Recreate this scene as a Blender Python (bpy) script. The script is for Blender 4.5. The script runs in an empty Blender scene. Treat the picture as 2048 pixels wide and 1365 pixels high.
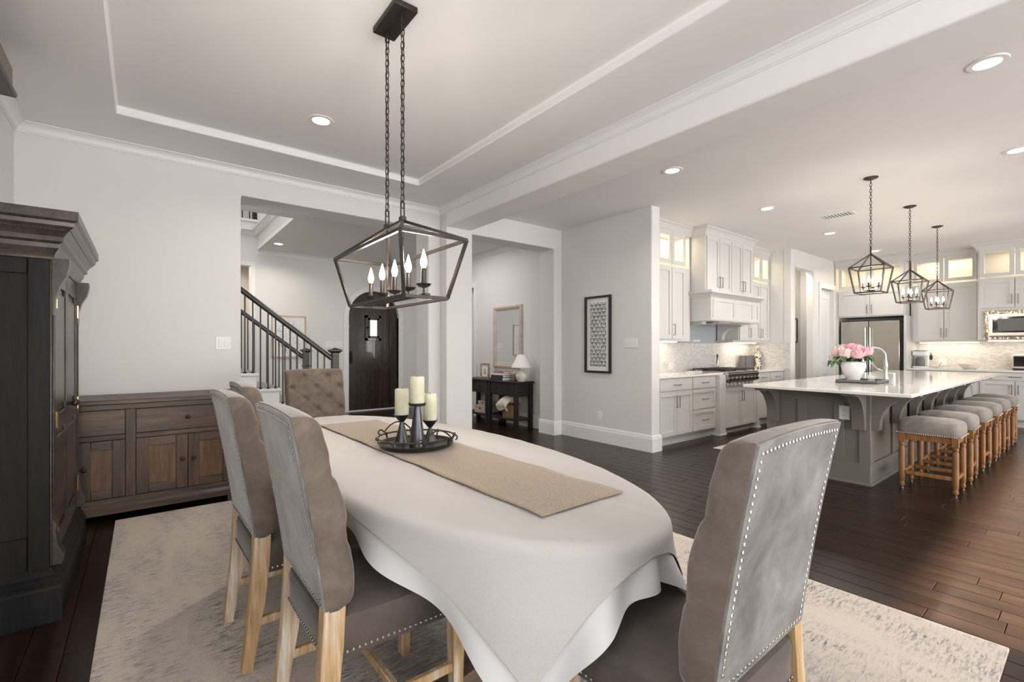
import bpy, bmesh, math, random
from mathutils import Vector, Matrix
random.seed(7)
PI = math.pi
SC = bpy.context.scene
COL = SC.collection

# ------------------------------------------------------------------ camera
FPX, YAW, CYPX, CAMH = 935.85, 0.668122, 698.2, 1.28
cam_d = bpy.data.cameras.new('camera')
cam_d.sensor_fit = 'HORIZONTAL'; cam_d.sensor_width = 36.0
cam_d.lens = 36.0 * FPX / 2048.0
cam_d.shift_y = (CYPX - 682.5) / 2048.0
cam_d.clip_start = 0.05; cam_d.clip_end = 200
cam = bpy.data.objects.new('camera', cam_d); COL.objects.link(cam)
cam.location = (0, 0, CAMH); cam.rotation_euler = (PI / 2, 0, -YAW)
SC.camera = cam

# ------------------------------------------------------------------ world, daylight, exposure
w = bpy.data.worlds.new('world'); SC.world = w; w.use_nodes = True
wb = w.node_tree.nodes['Background']
wb.inputs[0].default_value = (0.86, 0.93, 1.0, 1); wb.inputs[1].default_value = 1.0
SC.view_settings.view_transform = 'Standard'; SC.view_settings.look = 'None'
SC.view_settings.gamma = 1.0; SC.view_settings.use_curve_mapping = False
SC.view_settings.exposure = 0.38
SC.cycles.use_denoising = True; SC.cycles.adaptive_threshold = 0.02
SC.cycles.max_bounces = 8; SC.cycles.diffuse_bounces = 4; SC.cycles.glossy_bounces = 4
SC.cycles.transmission_bounces = 6; SC.cycles.transparent_max_bounces = 12
SC.cycles.caustics_reflective = False; SC.cycles.caustics_refractive = False
SC.cycles.sample_clamp_indirect = 6.0

def lamp(name, kind, loc, rot, energy, color=(1, 1, 1), size=None, size_y=None, **kw):
    d = bpy.data.lights.new(name, kind); d.energy = energy; d.color = color
    if kind == 'AREA':
        d.shape = 'RECTANGLE' if size_y else 'SQUARE'
        d.size = size
        if size_y: d.size_y = size_y
    for k, v in kw.items(): setattr(d, k, v)
    o = bpy.data.objects.new(name, d); COL.objects.link(o)
    o.location = loc; o.rotation_euler = rot
    return o
DAY = (1.0, 0.985, 0.985)
# daylight in the window openings behind and beside the camera; the stairwell and foyer lamps are added fill
YR = -5.0                                            # rear window wall, behind the camera
lamp('daylight_dining_window', 'AREA', (0.9, YR + 0.1, 1.25), (PI / 2 + 0.6, 0, 0), 165, DAY, 3.2, 1.5)
lamp('daylight_garden_doors', 'AREA', (6.8, YR + 0.1, 1.4), (PI / 2 + 0.6, 0, 0), 235, DAY, 7.4, 2.4)
lamp('daylight_side_window', 'AREA', (-0.74, -0.6, 1.6), (PI / 2 + 0.75, 0, -PI / 2), 24, DAY, 3.0, 1.8)
lamp('stairwell_fill', 'AREA', (0.2, 8.2, 5.6), (0, 0, 0), 45, DAY, 2.6, 3.0)  # added lamp under the stairwell ceiling, no window there
lamp('foyer_fill', 'AREA', (-1.2, 6.6, 1.9), (PI / 2, 0, -PI / 2), 30, DAY, 1.6, 1.8)  # unseen lamp added to brighten the foyer, the wall has no opening
sun = lamp('sun', 'SUN', (5, -9, 8), (math.radians(66), 0, 0), 46.0, (1.0, 0.85, 0.62)); sun.data.angle = math.radians(1.0)

# ------------------------------------------------------------------ mesh helpers
class MB:
    def __init__(s): s.v = []; s.f = []
    def add(s, vs, fs):
        n = len(s.v); s.v += [tuple(p) for p in vs]; s.f += [tuple(i + n for i in q) for q in fs]; return s
    def box(s, a, b, c=0.0, M=None):
        lo = [min(a[i], b[i]) for i in range(3)]; hi = [max(a[i], b[i]) for i in range(3)]
        if c <= 0:
            vs = [(x, y, z) for x in (lo[0], hi[0]) for y in (lo[1], hi[1]) for z in (lo[2], hi[2])]
            fs = [(0, 1, 3, 2), (4, 6, 7, 5), (0, 4, 5, 1), (2, 3, 7, 6), (0, 2, 6, 4), (1, 5, 7, 3)]
        else:
            c = min(c, *[(hi[i] - lo[i]) * 0.45 for i in range(3)])
            vs = []; ix = {}
            for sx in (0, 1):
                for sy in (0, 1):
                    for sz in (0, 1):
                        sg = (sx, sy, sz)
                        for ax in range(3):
                            p = []
                            for k in range(3):
                                e = hi[k] if sg[k] else lo[k]
                                if k != ax: e += -c if sg[k] else c
                                p.append(e)
                            ix[sg + (ax,)] = len(vs); vs.append(tuple(p))
            fs = []
            for ax in range(3):
                o = [k for k in range(3) if k != ax]
                for sd in (0, 1):
                    q = []
                    for (p1, p2) in ((0, 0), (1, 0), (1, 1), (0, 1)):
                        sg = [0, 0, 0]; sg[ax] = sd; sg[o[0]] = p1; sg[o[1]] = p2; q.append(ix[tuple(sg) + (ax,)])
                    fl = (sd == 1) ^ (ax == 1)
                    fs.append(tuple(q) if fl else tuple(q[::-1]))
                for p1 in (0, 1):
                    for p2 in (0, 1):
                        q = []
                        for (t, fa) in ((0, o[0]), (1, o[0]), (1, o[1]), (0, o[1])):
                            sg = [0, 0, 0]; sg[ax] = t; sg[o[0]] = p1; sg[o[1]] = p2; q.append(ix[tuple(sg) + (fa,)])
                        fs.append(tuple(q))
            for sx in (0, 1):
                for sy in (0, 1):
                    for sz in (0, 1): fs.append(tuple(ix[(sx, sy, sz, k)] for k in range(3)))
        if M is not None: vs = [tuple(M @ Vector(p)) for p in vs]
        return s.add(vs, fs)
    def bar(s, p, q, wd, ht, up=(0, 0, 1), c=0.0):
        p = Vector(p); q = Vector(q); d = q - p; L = d.length; d.normalize()
        u = Vector(up)
        if abs(d.dot(u)) > 0.98: u = Vector((0, 1, 0))
        r = d.cross(u).normalized(); u = r.cross(d)
        M = Matrix(((d.x, r.x, u.x, p.x), (d.y, r.y, u.y, p.y), (d.z, r.z, u.z, p.z), (0, 0, 0, 1)))
        return s.box((0, -wd / 2, -ht / 2), (L, wd / 2, ht / 2), c, M)
    def tube(s, pts, r, n=8, closed=False, cap=True):
        pts = [Vector(p) for p in pts]; m = len(pts)
        rs = r if isinstance(r, (list, tuple)) else [r] * m
        vs = []; fs = []; prev = None
        for i in range(m):
            a = pts[i - 1] if (i or closed) else pts[i]
            b = pts[(i + 1) % m] if (i < m - 1 or closed) else pts[i]
            t = (b - a).normalized()
            if prev is None:
                k = Vector((0, 0, 1)) if abs(t.z) < 0.9 else Vector((1, 0, 0))
                u = t.cross(k).normalized()
            else:
                u = (prev - t * prev.dot(t)).normalized()
            prev = u; v2 = t.cross(u)
            for j in range(n):
                an = 2 * PI * j / n
                vs.append(pts[i] + (u * math.cos(an) + v2 * math.sin(an)) * rs[i])
        for i in range(m if closed else m - 1):
            for j in range(n):
                a = i * n + j; b = i * n + (j + 1) % n; i2 = (i + 1) % m
                fs.append((a, b, i2 * n + (j + 1) % n, i2 * n + j))
        if cap and not closed:
            fs.append(tuple(range(n))[::-1]); fs.append(tuple((m - 1) * n + j for j in range(n)))
        return s.add(vs, fs)
    def lathe(s, prof, n=20, c=(0, 0, 0), cap=True, M=None):
        vs = []; fs = []
        for (r, z) in prof:
            for j in range(n):
                a = 2 * PI * j / n; vs.append((c[0] + r * math.cos(a), c[1] + r * math.sin(a), c[2] + z))
        m = len(prof)
        for i in range(m - 1):
            for j in range(n): fs.append((i * n + j, i * n + (j + 1) % n, (i + 1) * n + (j + 1) % n, (i + 1) * n + j))
        if cap:
            fs.append(tuple(range(n))[::-1]); fs.append(tuple((m - 1) * n + j for j in range(n)))
        if M is not None: vs = [tuple(M @ Vector(p)) for p in vs]
        return s.add(vs, fs)
    def prism(s, poly, lo, hi, plane='xz'):
        n = len(poly)
        def mk(p, t):
            if plane == 'xz': return (p[0], t, p[1])
            if plane == 'yz': return (t, p[0], p[1])
            return (p[0], p[1], t)
        vs = [mk(p, lo) for p in poly] + [mk(p, hi) for p in poly]
        fs = [tuple(range(n)), tuple(range(2 * n - 1, n - 1, -1))] + [(i, n + i, n + (i + 1) % n, (i + 1) % n) for i in range(n)]
        return s.add(vs, fs)
    def grid(s, nu, nv, fn, cu=False):
        vs = [fn(i / (nu if cu else nu - 1), j / (nv - 1)) for j in range(nv) for i in range(nu)]
        fs = []
        for j in range(nv - 1):
            for i in range(nu if cu else nu - 1):
                i2 = (i + 1) % nu; fs.append((j * nu + i, j * nu + i2, (j + 1) * nu + i2, (j + 1) * nu + i))
        return s.add(vs, fs)
    def ball(s, c, r, n=10, m=6, sq=(1, 1, 1)):
        def fn(u, v):
            a = 2 * PI * u; b = -PI / 2 + PI * v
            return (c[0] + sq[0] * r * math.cos(b) * math.cos(a), c[1] + sq[1] * r * math.cos(b) * math.sin(a), c[2] + sq[2] * r * math.sin(b))
        return s.grid(n, m, fn, True)
    def mesh(s, name, mat, smooth=True, ang=40, fix=True):
        me = bpy.data.meshes.new(name); me.from_pydata(s.v, [], s.f)
        if fix:
            b = bmesh.new(); b.from_mesh(me); bmesh.ops.recalc_face_normals(b, faces=b.faces); b.to_mesh(me); b.free()
        if mat: me.materials.append(mat)
        if smooth:
            me.polygons.foreach_set('use_smooth', [True] * len(me.polygons)); me.set_sharp_from_angle(angle=math.radians(ang))
        me.update(); return me
    def obj(s, name, mat, parent=None, smooth=True, ang=40, fix=True):
        return link(name, s.mesh(name, mat, smooth, ang, fix), parent)

def link(name, me, parent=None, loc=None, rz=None):
    o = bpy.data.objects.new(name, me); COL.objects.link(o)
    if parent: o.parent = parent
    if loc is not None: o.location = loc
    if rz is not None: o.rotation_euler = (0, 0, rz)
    return o
def tag(o, label=None, cat=None, group=None, kind=None):
    if label: o['label'] = label
    if cat: o['category'] = cat
    if group: o['group'] = group
    if kind: o['kind'] = kind
    return o
def thing(name, label, cat, loc=(0, 0, 0), rz=0.0, group=None, kind=None):
    o = bpy.data.objects.new(name, None); COL.objects.link(o); o.empty_display_size = 0.1
    o.location = loc; o.rotation_euler = (0, 0, rz)
    return tag(o, label, cat, group, kind)
def struct(o): o['kind'] = 'structure'; return o
def copy_tree(o, parent=None):
    c = o.copy(); COL.objects.link(c); c.parent = parent
    for ch in list(o.children): copy_tree(ch, c)
    return c
def bev(o, wd=0.015, seg=3):
    m = o.modifiers.new('bevel', 'BEVEL'); m.width = wd; m.segments = seg; m.limit_method = 'ANGLE'; m.angle_limit = math.radians(50)
    return o
def wall(name, mat, plane, t0, t1, us, vs, holes=(), bw=0.0):
    """wall slab with openings, all one connected mesh; holes are (u0,u1,v0,v1)"""
    us = sorted(set(us) | {h[i] for h in holes for i in (0, 1)}); vs = sorted(set(vs) | {h[i] for h in holes for i in (2, 3)})
    def solid(i, j):
        if i < 0 or j < 0 or i >= len(us) - 1 or j >= len(vs) - 1: return False
        cu = (us[i] + us[i + 1]) / 2; cv = (vs[j] + vs[j + 1]) / 2
        return not any(h[0] < cu < h[1] and h[2] < cv < h[3] for h in holes)
    P = {}; V = []; F = []
    def vert(i, j, t):
        k = (i, j, t)
        if k not in P:
            u, v, d = us[i], vs[j], (t1 if t else t0)
            P[k] = len(V); V.append((u, d, v) if plane == 'y' else ((d, u, v) if plane == 'x' else (u, v, d)))
        return P[k]
    for i in range(len(us) - 1):
        for j in range(len(vs) - 1):
            if not solid(i, j): continue
            for t in (0, 1): F.append((vert(i, j, t), vert(i + 1, j, t), vert(i + 1, j + 1, t), vert(i, j + 1, t)))
            for (di, dj, a, b) in ((-1, 0, (i, j), (i, j + 1)), (1, 0, (i + 1, j), (i + 1, j + 1)), (0, -1, (i, j), (i + 1, j)), (0, 1, (i, j + 1), (i + 1, j + 1))):
                if not solid(i + di, j + dj): F.append((vert(*a, 0), vert(*b, 0), vert(*b, 1), vert(*a, 1)))
    m = MB(); m.v = V; m.f = F
    o = m.obj(name, mat, smooth=bw > 0, ang=30)
    if bw: bev(o, bw)
    return struct(o)
def sweep(m, prof, path, closed=False):
    """profile (out, z) swept along a 2-D path; out is to the LEFT of travel; corners mitred"""
    n = len(path); np_ = len(prof); vs = []; fs = []
    for i in range(n):
        p = Vector(path[i])
        a = Vector(path[i - 1]) if (i or closed) else None; b = Vector(path[(i + 1) % n]) if (i < n - 1 or closed) else None
        d1 = (p - a).normalized() if a is not None else None; d2 = (b - p).normalized() if b is not None else None
        if d1 is None: d1 = d2
        if d2 is None: d2 = d1
        n1 = Vector((-d1.y, d1.x)); n2 = Vector((-d2.y, d2.x))
        mi = (n1 + n2); mi = mi / max(1e-6, mi.dot(n1))
        for (o, z) in prof: vs.append((p.x + mi.x * o, p.y + mi.y * o, z))
    for i in range(n if closed else n - 1):
        i2 = (i + 1) % n
        for j in range(np_):
            j2 = (j + 1) % np_; fs.append((i * np_ + j, i2 * np_ + j, i2 * np_ + j2, i * np_ + j2))
    if not closed: fs.append(tuple(range(np_))[::-1]); fs.append(tuple((n - 1) * np_ + j for j in range(np_)))
    return m.add(vs, fs)

# ------------------------------------------------------------------ materials
class NT:
    def __init__(s, name):
        s.m = bpy.data.materials.new(name); s.m.use_nodes = True; s.t = s.m.node_tree
        s.b = s.t.nodes['Principled BSDF']
    def n(s, typ, **kw):
        x = s.t.nodes.new(typ)
        for k, v in kw.items():
            if k.startswith('_'): setattr(x, k[1:], v)
            else: x.inputs[k.replace('0', ' ') if False else k].default_value = v
        return x
    def l(s, a, b): s.t.links.new(a, b)
    def set(s, **kw):
        for k, v in kw.items():
            k = {'col': 'Base Color', 'rough': 'Roughness', 'metal': 'Metallic', 'spec': 'Specular IOR Level', 'sheen': 'Sheen Weight', 'sheen_r': 'Sheen Roughness', 'sheen_t': 'Sheen Tint', 'coat': 'Coat Weight', 'coat_r': 'Coat Roughness', 'trans': 'Transmission Weight', 'ior': 'IOR', 'em': 'Emission Color', 'ems': 'Emission Strength', 'sss': 'Subsurface Weight', 'alpha': 'Alpha', 'aniso': 'Anisotropic'}[k]
            s.b.inputs[k].default_value = (*v, 1) if isinstance(v, tuple) and len(v) == 3 else v
        return s
    def coord(s, scale=(1, 1, 1), rot=(0, 0, 0), kind='Object'):
        tc = s.n('ShaderNodeTexCoord'); mp = s.n('ShaderNodeMapping')
        mp.inputs['Scale'].default_value = scale; mp.inputs['Rotation'].default_value = rot
        s.l(tc.outputs[kind], mp.inputs[0]); return mp.outputs[0]
    def noise(s, vec, scale, detail=3, rough=0.5, dist=0.0):
        x = s.n('ShaderNodeTexNoise'); x.inputs['Scale'].default_value = scale; x.inputs['Detail'].default_value = detail
        x.inputs['Roughness'].default_value = rough; x.inputs['Distortion'].default_value = dist
        s.l(vec, x.inputs['Vector']); return x.outputs[0]
    def ramp(s, fac, stops):
        x = s.n('ShaderNodeValToRGB'); e = x.color_ramp.elements
        while len(e) < len(stops): e.new(0.5)
        for i, (p, c) in enumerate(stops):
            e[i].position = p; e[i].color = (*c, 1) if not isinstance(c, (int, float)) else (c, c, c, 1)
        s.l(fac, x.inputs[0]); return x.outputs[0]
    def mix(s, fac, a, b, mode='MIX'):
        x = s.n('ShaderNodeMix'); x.data_type = 'RGBA'; x.blend_type = mode
        for i, v in ((0, fac), (6, a), (7, b)):
            if isinstance(v, (int, float)): x.inputs[i].default_value = v
            elif isinstance(v, tuple): x.inputs[i].default_value = (*v, 1)
            else: s.l(v, x.inputs[i])
        return x.outputs[2]
    def bump(s, h, strength=0.2, dist=0.01):
        x = s.n('ShaderNodeBump'); x.inputs['Strength'].default_value = strength; x.inputs['Distance'].default_value = dist
        s.l(h, x.inputs['Height']); s.l(x.outputs[0], s.b.inputs['Normal']); return s
    def col(s, out): s.l(out, s.b.inputs['Base Color']); return s
    def rough(s, out): s.l(out, s.b.inputs['Roughness']); return s
MT = {}
def plain(name, col, rough=0.5, metal=0.0, bump=0.0, bs=60, var=0.0, **kw):
    t = NT(name); t.set(col=col, rough=rough, metal=metal, **kw)
    if var or bump:
        v = t.coord()
        if var:
            n = t.noise(v, 6, 4); t.col(t.ramp(n, [(0.3, tuple(c * (1 - var) for c in col)), (0.7, tuple(min(1, c * (1 + var)) for c in col))]))
        if bump: t.bump(t.noise(v, bs, 2), bump, 0.004)
    MT[name] = t.m; return t.m
def wood(name, c0, c1, c2, axis=2, scale=1.0, rough=0.45, bump=0.15, spec=0.4, coat=0.0, rnd=0.0, fine=1.0):
    """grain runs along axis"""
    t = NT(name); sc = [14 * scale] * 3; sc[axis] = 1.1 * scale
    v = t.coord(tuple(sc))
    if rnd:
        oi = t.n('ShaderNodeObjectInfo'); geo = t.n('ShaderNodeNewGeometry')
        ad = t.n('ShaderNodeMath'); t.l(oi.outputs['Random'], ad.inputs[0]); t.l(geo.outputs['Random Per Island'], ad.inputs[1])
        vm = t.n('ShaderNodeVectorMath'); vm.operation = 'ADD'; mu = t.n('ShaderNodeMath'); mu.operation = 'MULTIPLY'; mu.inputs[1].default_value = 37.0
        t.l(ad.outputs[0], mu.inputs[0]); t.l(v, vm.inputs[0]); t.l(mu.outputs[0], vm.inputs[1]); v = vm.outputs[0]
    n1 = t.noise(v, 1.0, 6, 0.6, 0.6); n2 = t.noise(v, 6.0 * fine, 3, 0.6)
    c = t.ramp(n1, [(0.30, c0), (0.5, c1), (0.72, c2)])
    c = t.mix(0.55, c, t.ramp(n2, [(0.35, 0.45), (0.62, 1.0)]), 'MULTIPLY')
    if rnd:
        fr = t.n('ShaderNodeMath'); fr.operation = 'FRACT'; t.l(ad.outputs[0], fr.inputs[0])
        c = t.mix(rnd, c, t.ramp(fr.outputs[0], [(0, 0.35), (1, 1.0)]), 'MULTIPLY')
    t.col(c); t.set(rough=rough, spec=spec, coat=coat); t.bump(n2, bump, 0.003)
    MT[name] = t.m; return t.m
def velvet(name, c0, c1, sheen=0.6, sc=9):
    t = NT(name); v = t.coord((1, 1, 1))
    n = t.noise(v, sc, 6, 0.68, 0.5); n2 = t.noise(v, 260, 2)
    t.col(t.ramp(n, [(0.32, c0), (0.55, tuple((a + b) / 2 for a, b in zip(c0, c1))), (0.72, c1)]))
    t.set(rough=0.75, sheen=sheen, sheen_r=0.35, spec=0.25); t.b.inputs['Sheen Tint'].default_value = (0.95, 0.93, 0.9, 1)
    t.bump(n2, 0.12, 0.002); MT[name] = t.m; return t.m

t = NT('wall_paint'); t.set(col=(0.72, 0.71, 0.685), rough=0.62, spec=0.3); t.bump(t.noise(t.coord(), 130, 3), 0.05, 0.002); MT['wall'] = t.m
t = NT('ceiling_paint'); t.set(col=(0.85, 0.835, 0.82), rough=0.8, spec=0.2); t.bump(t.noise(t.coord(), 90, 4, 0.7), 0.16, 0.004); MT['ceil'] = t.m
plain('trim', (0.80, 0.80, 0.785), 0.35)
plain('cab', (0.61, 0.60, 0.58), 0.38)
plain('isl', (0.185, 0.168, 0.142), 0.42)
t = NT('quartz'); t.set(rough=0.07, spec=0.5); v = t.coord(); t.col(t.ramp(t.noise(v, 7, 6, 0.65), [(0.35, (0.74, 0.73, 0.71)), (0.7, (0.84, 0.83, 0.81))])); MT['quartz'] = t.m
wood('plank', (0.014, 0.0070, 0.0045), (0.026, 0.0130, 0.0083), (0.042, 0.0225, 0.0142), 1, 1.0, 0.27, 0.10, 0.25, 0.0, 0.5)
plain('joint', (0.012, 0.008, 0.006), 0.6)
wood('sideboard', (0.030, 0.024, 0.022), (0.085, 0.053, 0.037), (0.165, 0.098, 0.06), 2, 1.0, 0.45, 0.2)
wood('sideboard_panel', (0.085, 0.048, 0.028), (0.165, 0.092, 0.052), (0.235, 0.135, 0.075), 2, 1.2, 0.45, 0.2)
wood('sideboard_h', (0.034, 0.027, 0.025), (0.090, 0.059, 0.043), (0.165, 0.108, 0.07), 0, 1.0, 0.42, 0.2)
wood('charcoal', (0.009, 0.0092, 0.0095), (0.014, 0.014, 0.0145), (0.024, 0.0238, 0.0236), 2, 0.8, 0.5, 0.12, 0.15)
wood('espresso', (0.030, 0.023, 0.019), (0.052, 0.040, 0.033), (0.085, 0.065, 0.052), 1, 0.8, 0.28, 0.12)  # raised tone paints the light caught by the armoire front
wood('front_door', (0.012, 0.007, 0.005), (0.030, 0.016, 0.010), (0.055, 0.030, 0.018), 2, 0.9, 0.22, 0.15, 0.5, 0.3)
wood('rail_wood', (0.014, 0.010, 0.008), (0.025, 0.018, 0.015), (0.04, 0.03, 0.025), 0, 1, 0.3, 0.05)
wood('oak', (0.47, 0.29, 0.135), (0.60, 0.40, 0.21), (0.88, 0.80, 0.68), 2, 1.3, 0.55, 0.25, fine=0.8)
wood('oak_stool', (0.20, 0.085, 0.03), (0.30, 0.135, 0.048), (0.40, 0.21, 0.09), 2, 1.3, 0.45, 0.2)
wood('table_wood', (0.12, 0.08, 0.055), (0.22, 0.16, 0.11), (0.34, 0.27, 0.20), 0, 1, 0.5, 0.2)
wood('console_wood', (0.010, 0.009, 0.009), (0.018, 0.016, 0.015), (0.030, 0.027, 0.025), 1, 1, 0.4, 0.1)
velvet('velvet', (0.115, 0.086, 0.067), (0.21, 0.170, 0.138), 0.45)
velvet('velvet_back', (0.085, 0.076, 0.066), (0.29, 0.278, 0.26), 0.65, 6)
velvet('velvet_seat', (0.085, 0.070, 0.062), (0.135, 0.108, 0.09), 0.35)
velvet('linen_stool', (0.22, 0.195, 0.165), (0.33, 0.30, 0.26), 0.3)
plain('nail', (0.78, 0.77, 0.74), 0.18, 1.0)
plain('bronze', (0.055, 0.046, 0.040), 0.42, 0.7, var=0.25)
plain('iron', (0.11, 0.115, 0.125), 0.30, 0.9, var=0.3)
plain('dark_knob', (0.05, 0.035, 0.028), 0.4, 0.5)
plain('black_metal', (0.018, 0.017, 0.016), 0.4, 0.3)
t = NT('steel'); t.set(col=(0.56, 0.54, 0.50), rough=0.27, metal=1.0); t.bump(t.noise(t.coord((2, 2, 220)), 1.0, 2), 0.03, 0.001); MT['steel'] = t.m
t = NT('steel_wavy'); t.set(col=(0.44, 0.37, 0.30), rough=0.2, metal=1.0); t.bump(t.noise(t.coord((7, 1, 2.5)), 2.2, 2), 0.6, 0.06); MT['steel_wavy'] = t.m
plain('steel_dark', (0.20, 0.195, 0.185), 0.3, 1.0)
plain('pull', (0.30, 0.28, 0.26), 0.35, 1.0)
plain('brass', (0.75, 0.55, 0.25), 0.25, 1.0)
plain('black_glass', (0.012, 0.011, 0.011), 0.06)
plain('plastic_white', (0.82, 0.82, 0.81), 0.35)
plain('ceramic', (0.85, 0.85, 0.84), 0.18)
plain('ceramic_cream', (0.72, 0.68, 0.60), 0.3, var=0.1)
t = NT('wax'); t.set(rough=0.45, sss=0.25); t.b.inputs['Subsurface Radius'].default_value = (0.02, 0.015, 0.008); t.col(t.ramp(t.noise(t.coord((1, 1, 1)), 14, 4), [(0.35, (0.70, 0.66, 0.46)), (0.65, (0.80, 0.79, 0.64))])); MT['wax'] = t.m
t = NT('cloth_over'); v = t.coord(); t.set(col=(0.60, 0.57, 0.54), rough=0.8, sheen=0.15, spec=0.25); t.bump(t.noise(t.coord((1, 7, 7)), 60, 3, 0.65), 0.7, 0.004); MT['cloth_over'] = t.m
plain('cloth_under', (0.64, 0.635, 0.63), 0.55, spec=0.3)
t = NT('runner'); v = t.coord(); t.set(rough=0.9, sheen=0.2); t.col(t.ramp(t.noise(v, 240, 2), [(0.35, (0.29, 0.225, 0.16)), (0.65, (0.45, 0.365, 0.27))])); t.bump(t.noise(v, 420, 2), 0.3, 0.002); MT['runner'] = t.m
t = NT('rug'); v = t.coord(); a = t.noise(t.coord((3.5, 1, 1)), 1.3, 6, 0.65, 0.5); b = t.noise(t.coord((2.6, 12, 1)), 6, 6, 0.8, 0.15); c3 = t.noise(v, 230, 2)
f1 = t.ramp(t.mix(1.0, t.ramp(a, [(0.40, 0.0), (0.66, 1.0)]), t.ramp(b, [(0.48, 0.0), (0.60, 1.0)]), 'MULTIPLY'), [(0, 0), (0.8, 1)])
sx_ = t.n('ShaderNodeSeparateXYZ'); t.l(v, sx_.inputs[0]); mx_ = t.n('ShaderNodeMath'); mx_.operation = 'SUBTRACT'; mx_.inputs[1].default_value = 1.36; t.l(sx_.outputs[0], mx_.inputs[0])
ma_ = t.n('ShaderNodeMath'); ma_.operation = 'ABSOLUTE'; t.l(mx_.outputs[0], ma_.inputs[0])
fld = t.ramp(ma_.outputs[0], [(0.55, 1.0), (1.0, 0.0)])      # woven grey field inside a cream border
f1 = t.mix(1.0, f1, t.mix(1.0, fld, t.ramp(b, [(0.40, 0.15), (0.56, 0.8)]), 'MULTIPLY'), 'LIGHTEN')
cc = t.mix(f1, (0.70, 0.61, 0.52), (0.15, 0.155, 0.18)); cc = t.mix(0.45, cc, t.ramp(c3, [(0.3, 0.55), (0.7, 1.0)]), 'MULTIPLY'); t.col(cc); t.set(rough=0.95, sheen=0.25, spec=0.1); t.bump(c3, 0.7, 0.006); MT['rug'] = t.m
# mosaic of small marble tiles, too small in the photograph to pick apart
t = NT('mosaic'); tc = t.n('ShaderNodeTexCoord'); br = t.n('ShaderNodeTexBrick'); br.offset = 0.5
br.inputs['Scale'].default_value = 1.0; br.inputs['Brick Width'].default_value = 0.048; br.inputs['Row Height'].default_value = 0.024
br.inputs['Mortar Size'].default_value = 0.002; br.inputs['Color1'].default_value = (0.72, 0.70, 0.67, 1); br.inputs['Color2'].default_value = (0.52, 0.51, 0.50, 1); br.inputs['Mortar'].default_value = (0.62, 0.60, 0.57, 1)
sx = t.n('ShaderNodeSeparateXYZ'); cb = t.n('ShaderNodeCombineXYZ'); adm = t.n('ShaderNodeMath'); t.l(tc.outputs['Object'], sx.inputs[0]); t.l(sx.outputs[0], adm.inputs[0]); t.l(sx.outputs[1], adm.inputs[1]); t.l(adm.outputs[0], cb.inputs[0]); t.l(sx.outputs[2], cb.inputs[1]); t.l(cb.outputs[0], br.inputs[0]); t.col(br.outputs[0]); t.set(rough=0.22); t.bump(br.outputs[1], -0.4, 0.002); MT['mosaic'] = t.m
t = NT('glass_pane'); t.set(col=(0.95, 0.93, 0.86), rough=0.12, trans=0.0, alpha=0.10, spec=0.4); MT['pane'] = t.m
t = NT('clear_glass'); t.set(col=(1, 1, 1), rough=0.0, alpha=0.16, spec=0.8); MT['clear'] = t.m
t = NT('mirror'); t.set(col=(0.86, 0.87, 0.88), rough=0.02, metal=1.0); MT['mirror'] = t.m
def emit(name, col, s):
    t = NT(name); t.set(col=col, em=col, ems=s, rough=0.4); MT[name] = t.m
emit('led', (1.0, 0.96, 0.90), 9.0)
emit('bulb', (1.0, 0.80, 0.52), 14.0)
emit('strip', (1.0, 0.86, 0.66), 5.0)
plain('pink', (0.80, 0.44, 0.49), 0.6, var=0.18, sss=0.1)
plain('pink_pale', (0.84, 0.60, 0.60), 0.6, var=0.12, sss=0.1)
plain('leaf', (0.045, 0.115, 0.035), 0.45, var=0.4)
plain('paper', (0.80, 0.80, 0.79), 0.7)
plain('carpet_grey', (0.28, 0.27, 0.26), 0.95, bump=0.4, bs=200)
plain('frame_oak', (0.55, 0.42, 0.30), 0.5, var=0.15)
plain('frame_wash', (0.52, 0.45, 0.38), 0.5, var=0.15)
plain('frame_black', (0.018, 0.015, 0.014), 0.35)
plain('wicker', (0.30, 0.18, 0.09), 0.7, var=0.4, bump=0.6, bs=120)
plain('throw', (0.66, 0.58, 0.50), 0.9, bump=0.4, bs=120)
plain('lampshade', (0.86, 0.85, 0.82), 0.8)
plain('box_tan', (0.50, 0.43, 0.34), 0.6, var=0.1)
plain('book_dark', (0.03, 0.032, 0.04), 0.5)
plain('book_white', (0.72, 0.72, 0.71), 0.5)
plain('book_rust', (0.35, 0.16, 0.09), 0.5, var=0.3)
plain('hood_back', (0.42, 0.44, 0.47), 0.35)
plain('grey_panel', (0.13, 0.13, 0.13), 0.5)
plain('valance_lit', (0.22, 0.175, 0.14), 0.5)  # dark wood made paler: light on the face put into the colour

# ================================================================== SETTING
XL, YB, YP, YD = -0.78, 5.21, 5.048, 9.46          # left wall, dining back wall, pier front, front-door wall
XBL, XBR, XP, XPE = 2.951, 3.31, 4.93, 5.10        # beam sides, picture wall faces
YE = 3.46                                          # end of the picture wall
HC, HS, HT = 3.05, 3.04, 3.105                     # kitchen ceiling, dining soffit, tray
YH, XS, YF, XF = 4.12, 8.93, 3.41, 11.78           # hood wall, alcove side, pantry wall, fridge wall
XCW = 4.98                                         # hall wall with the mirror

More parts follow.
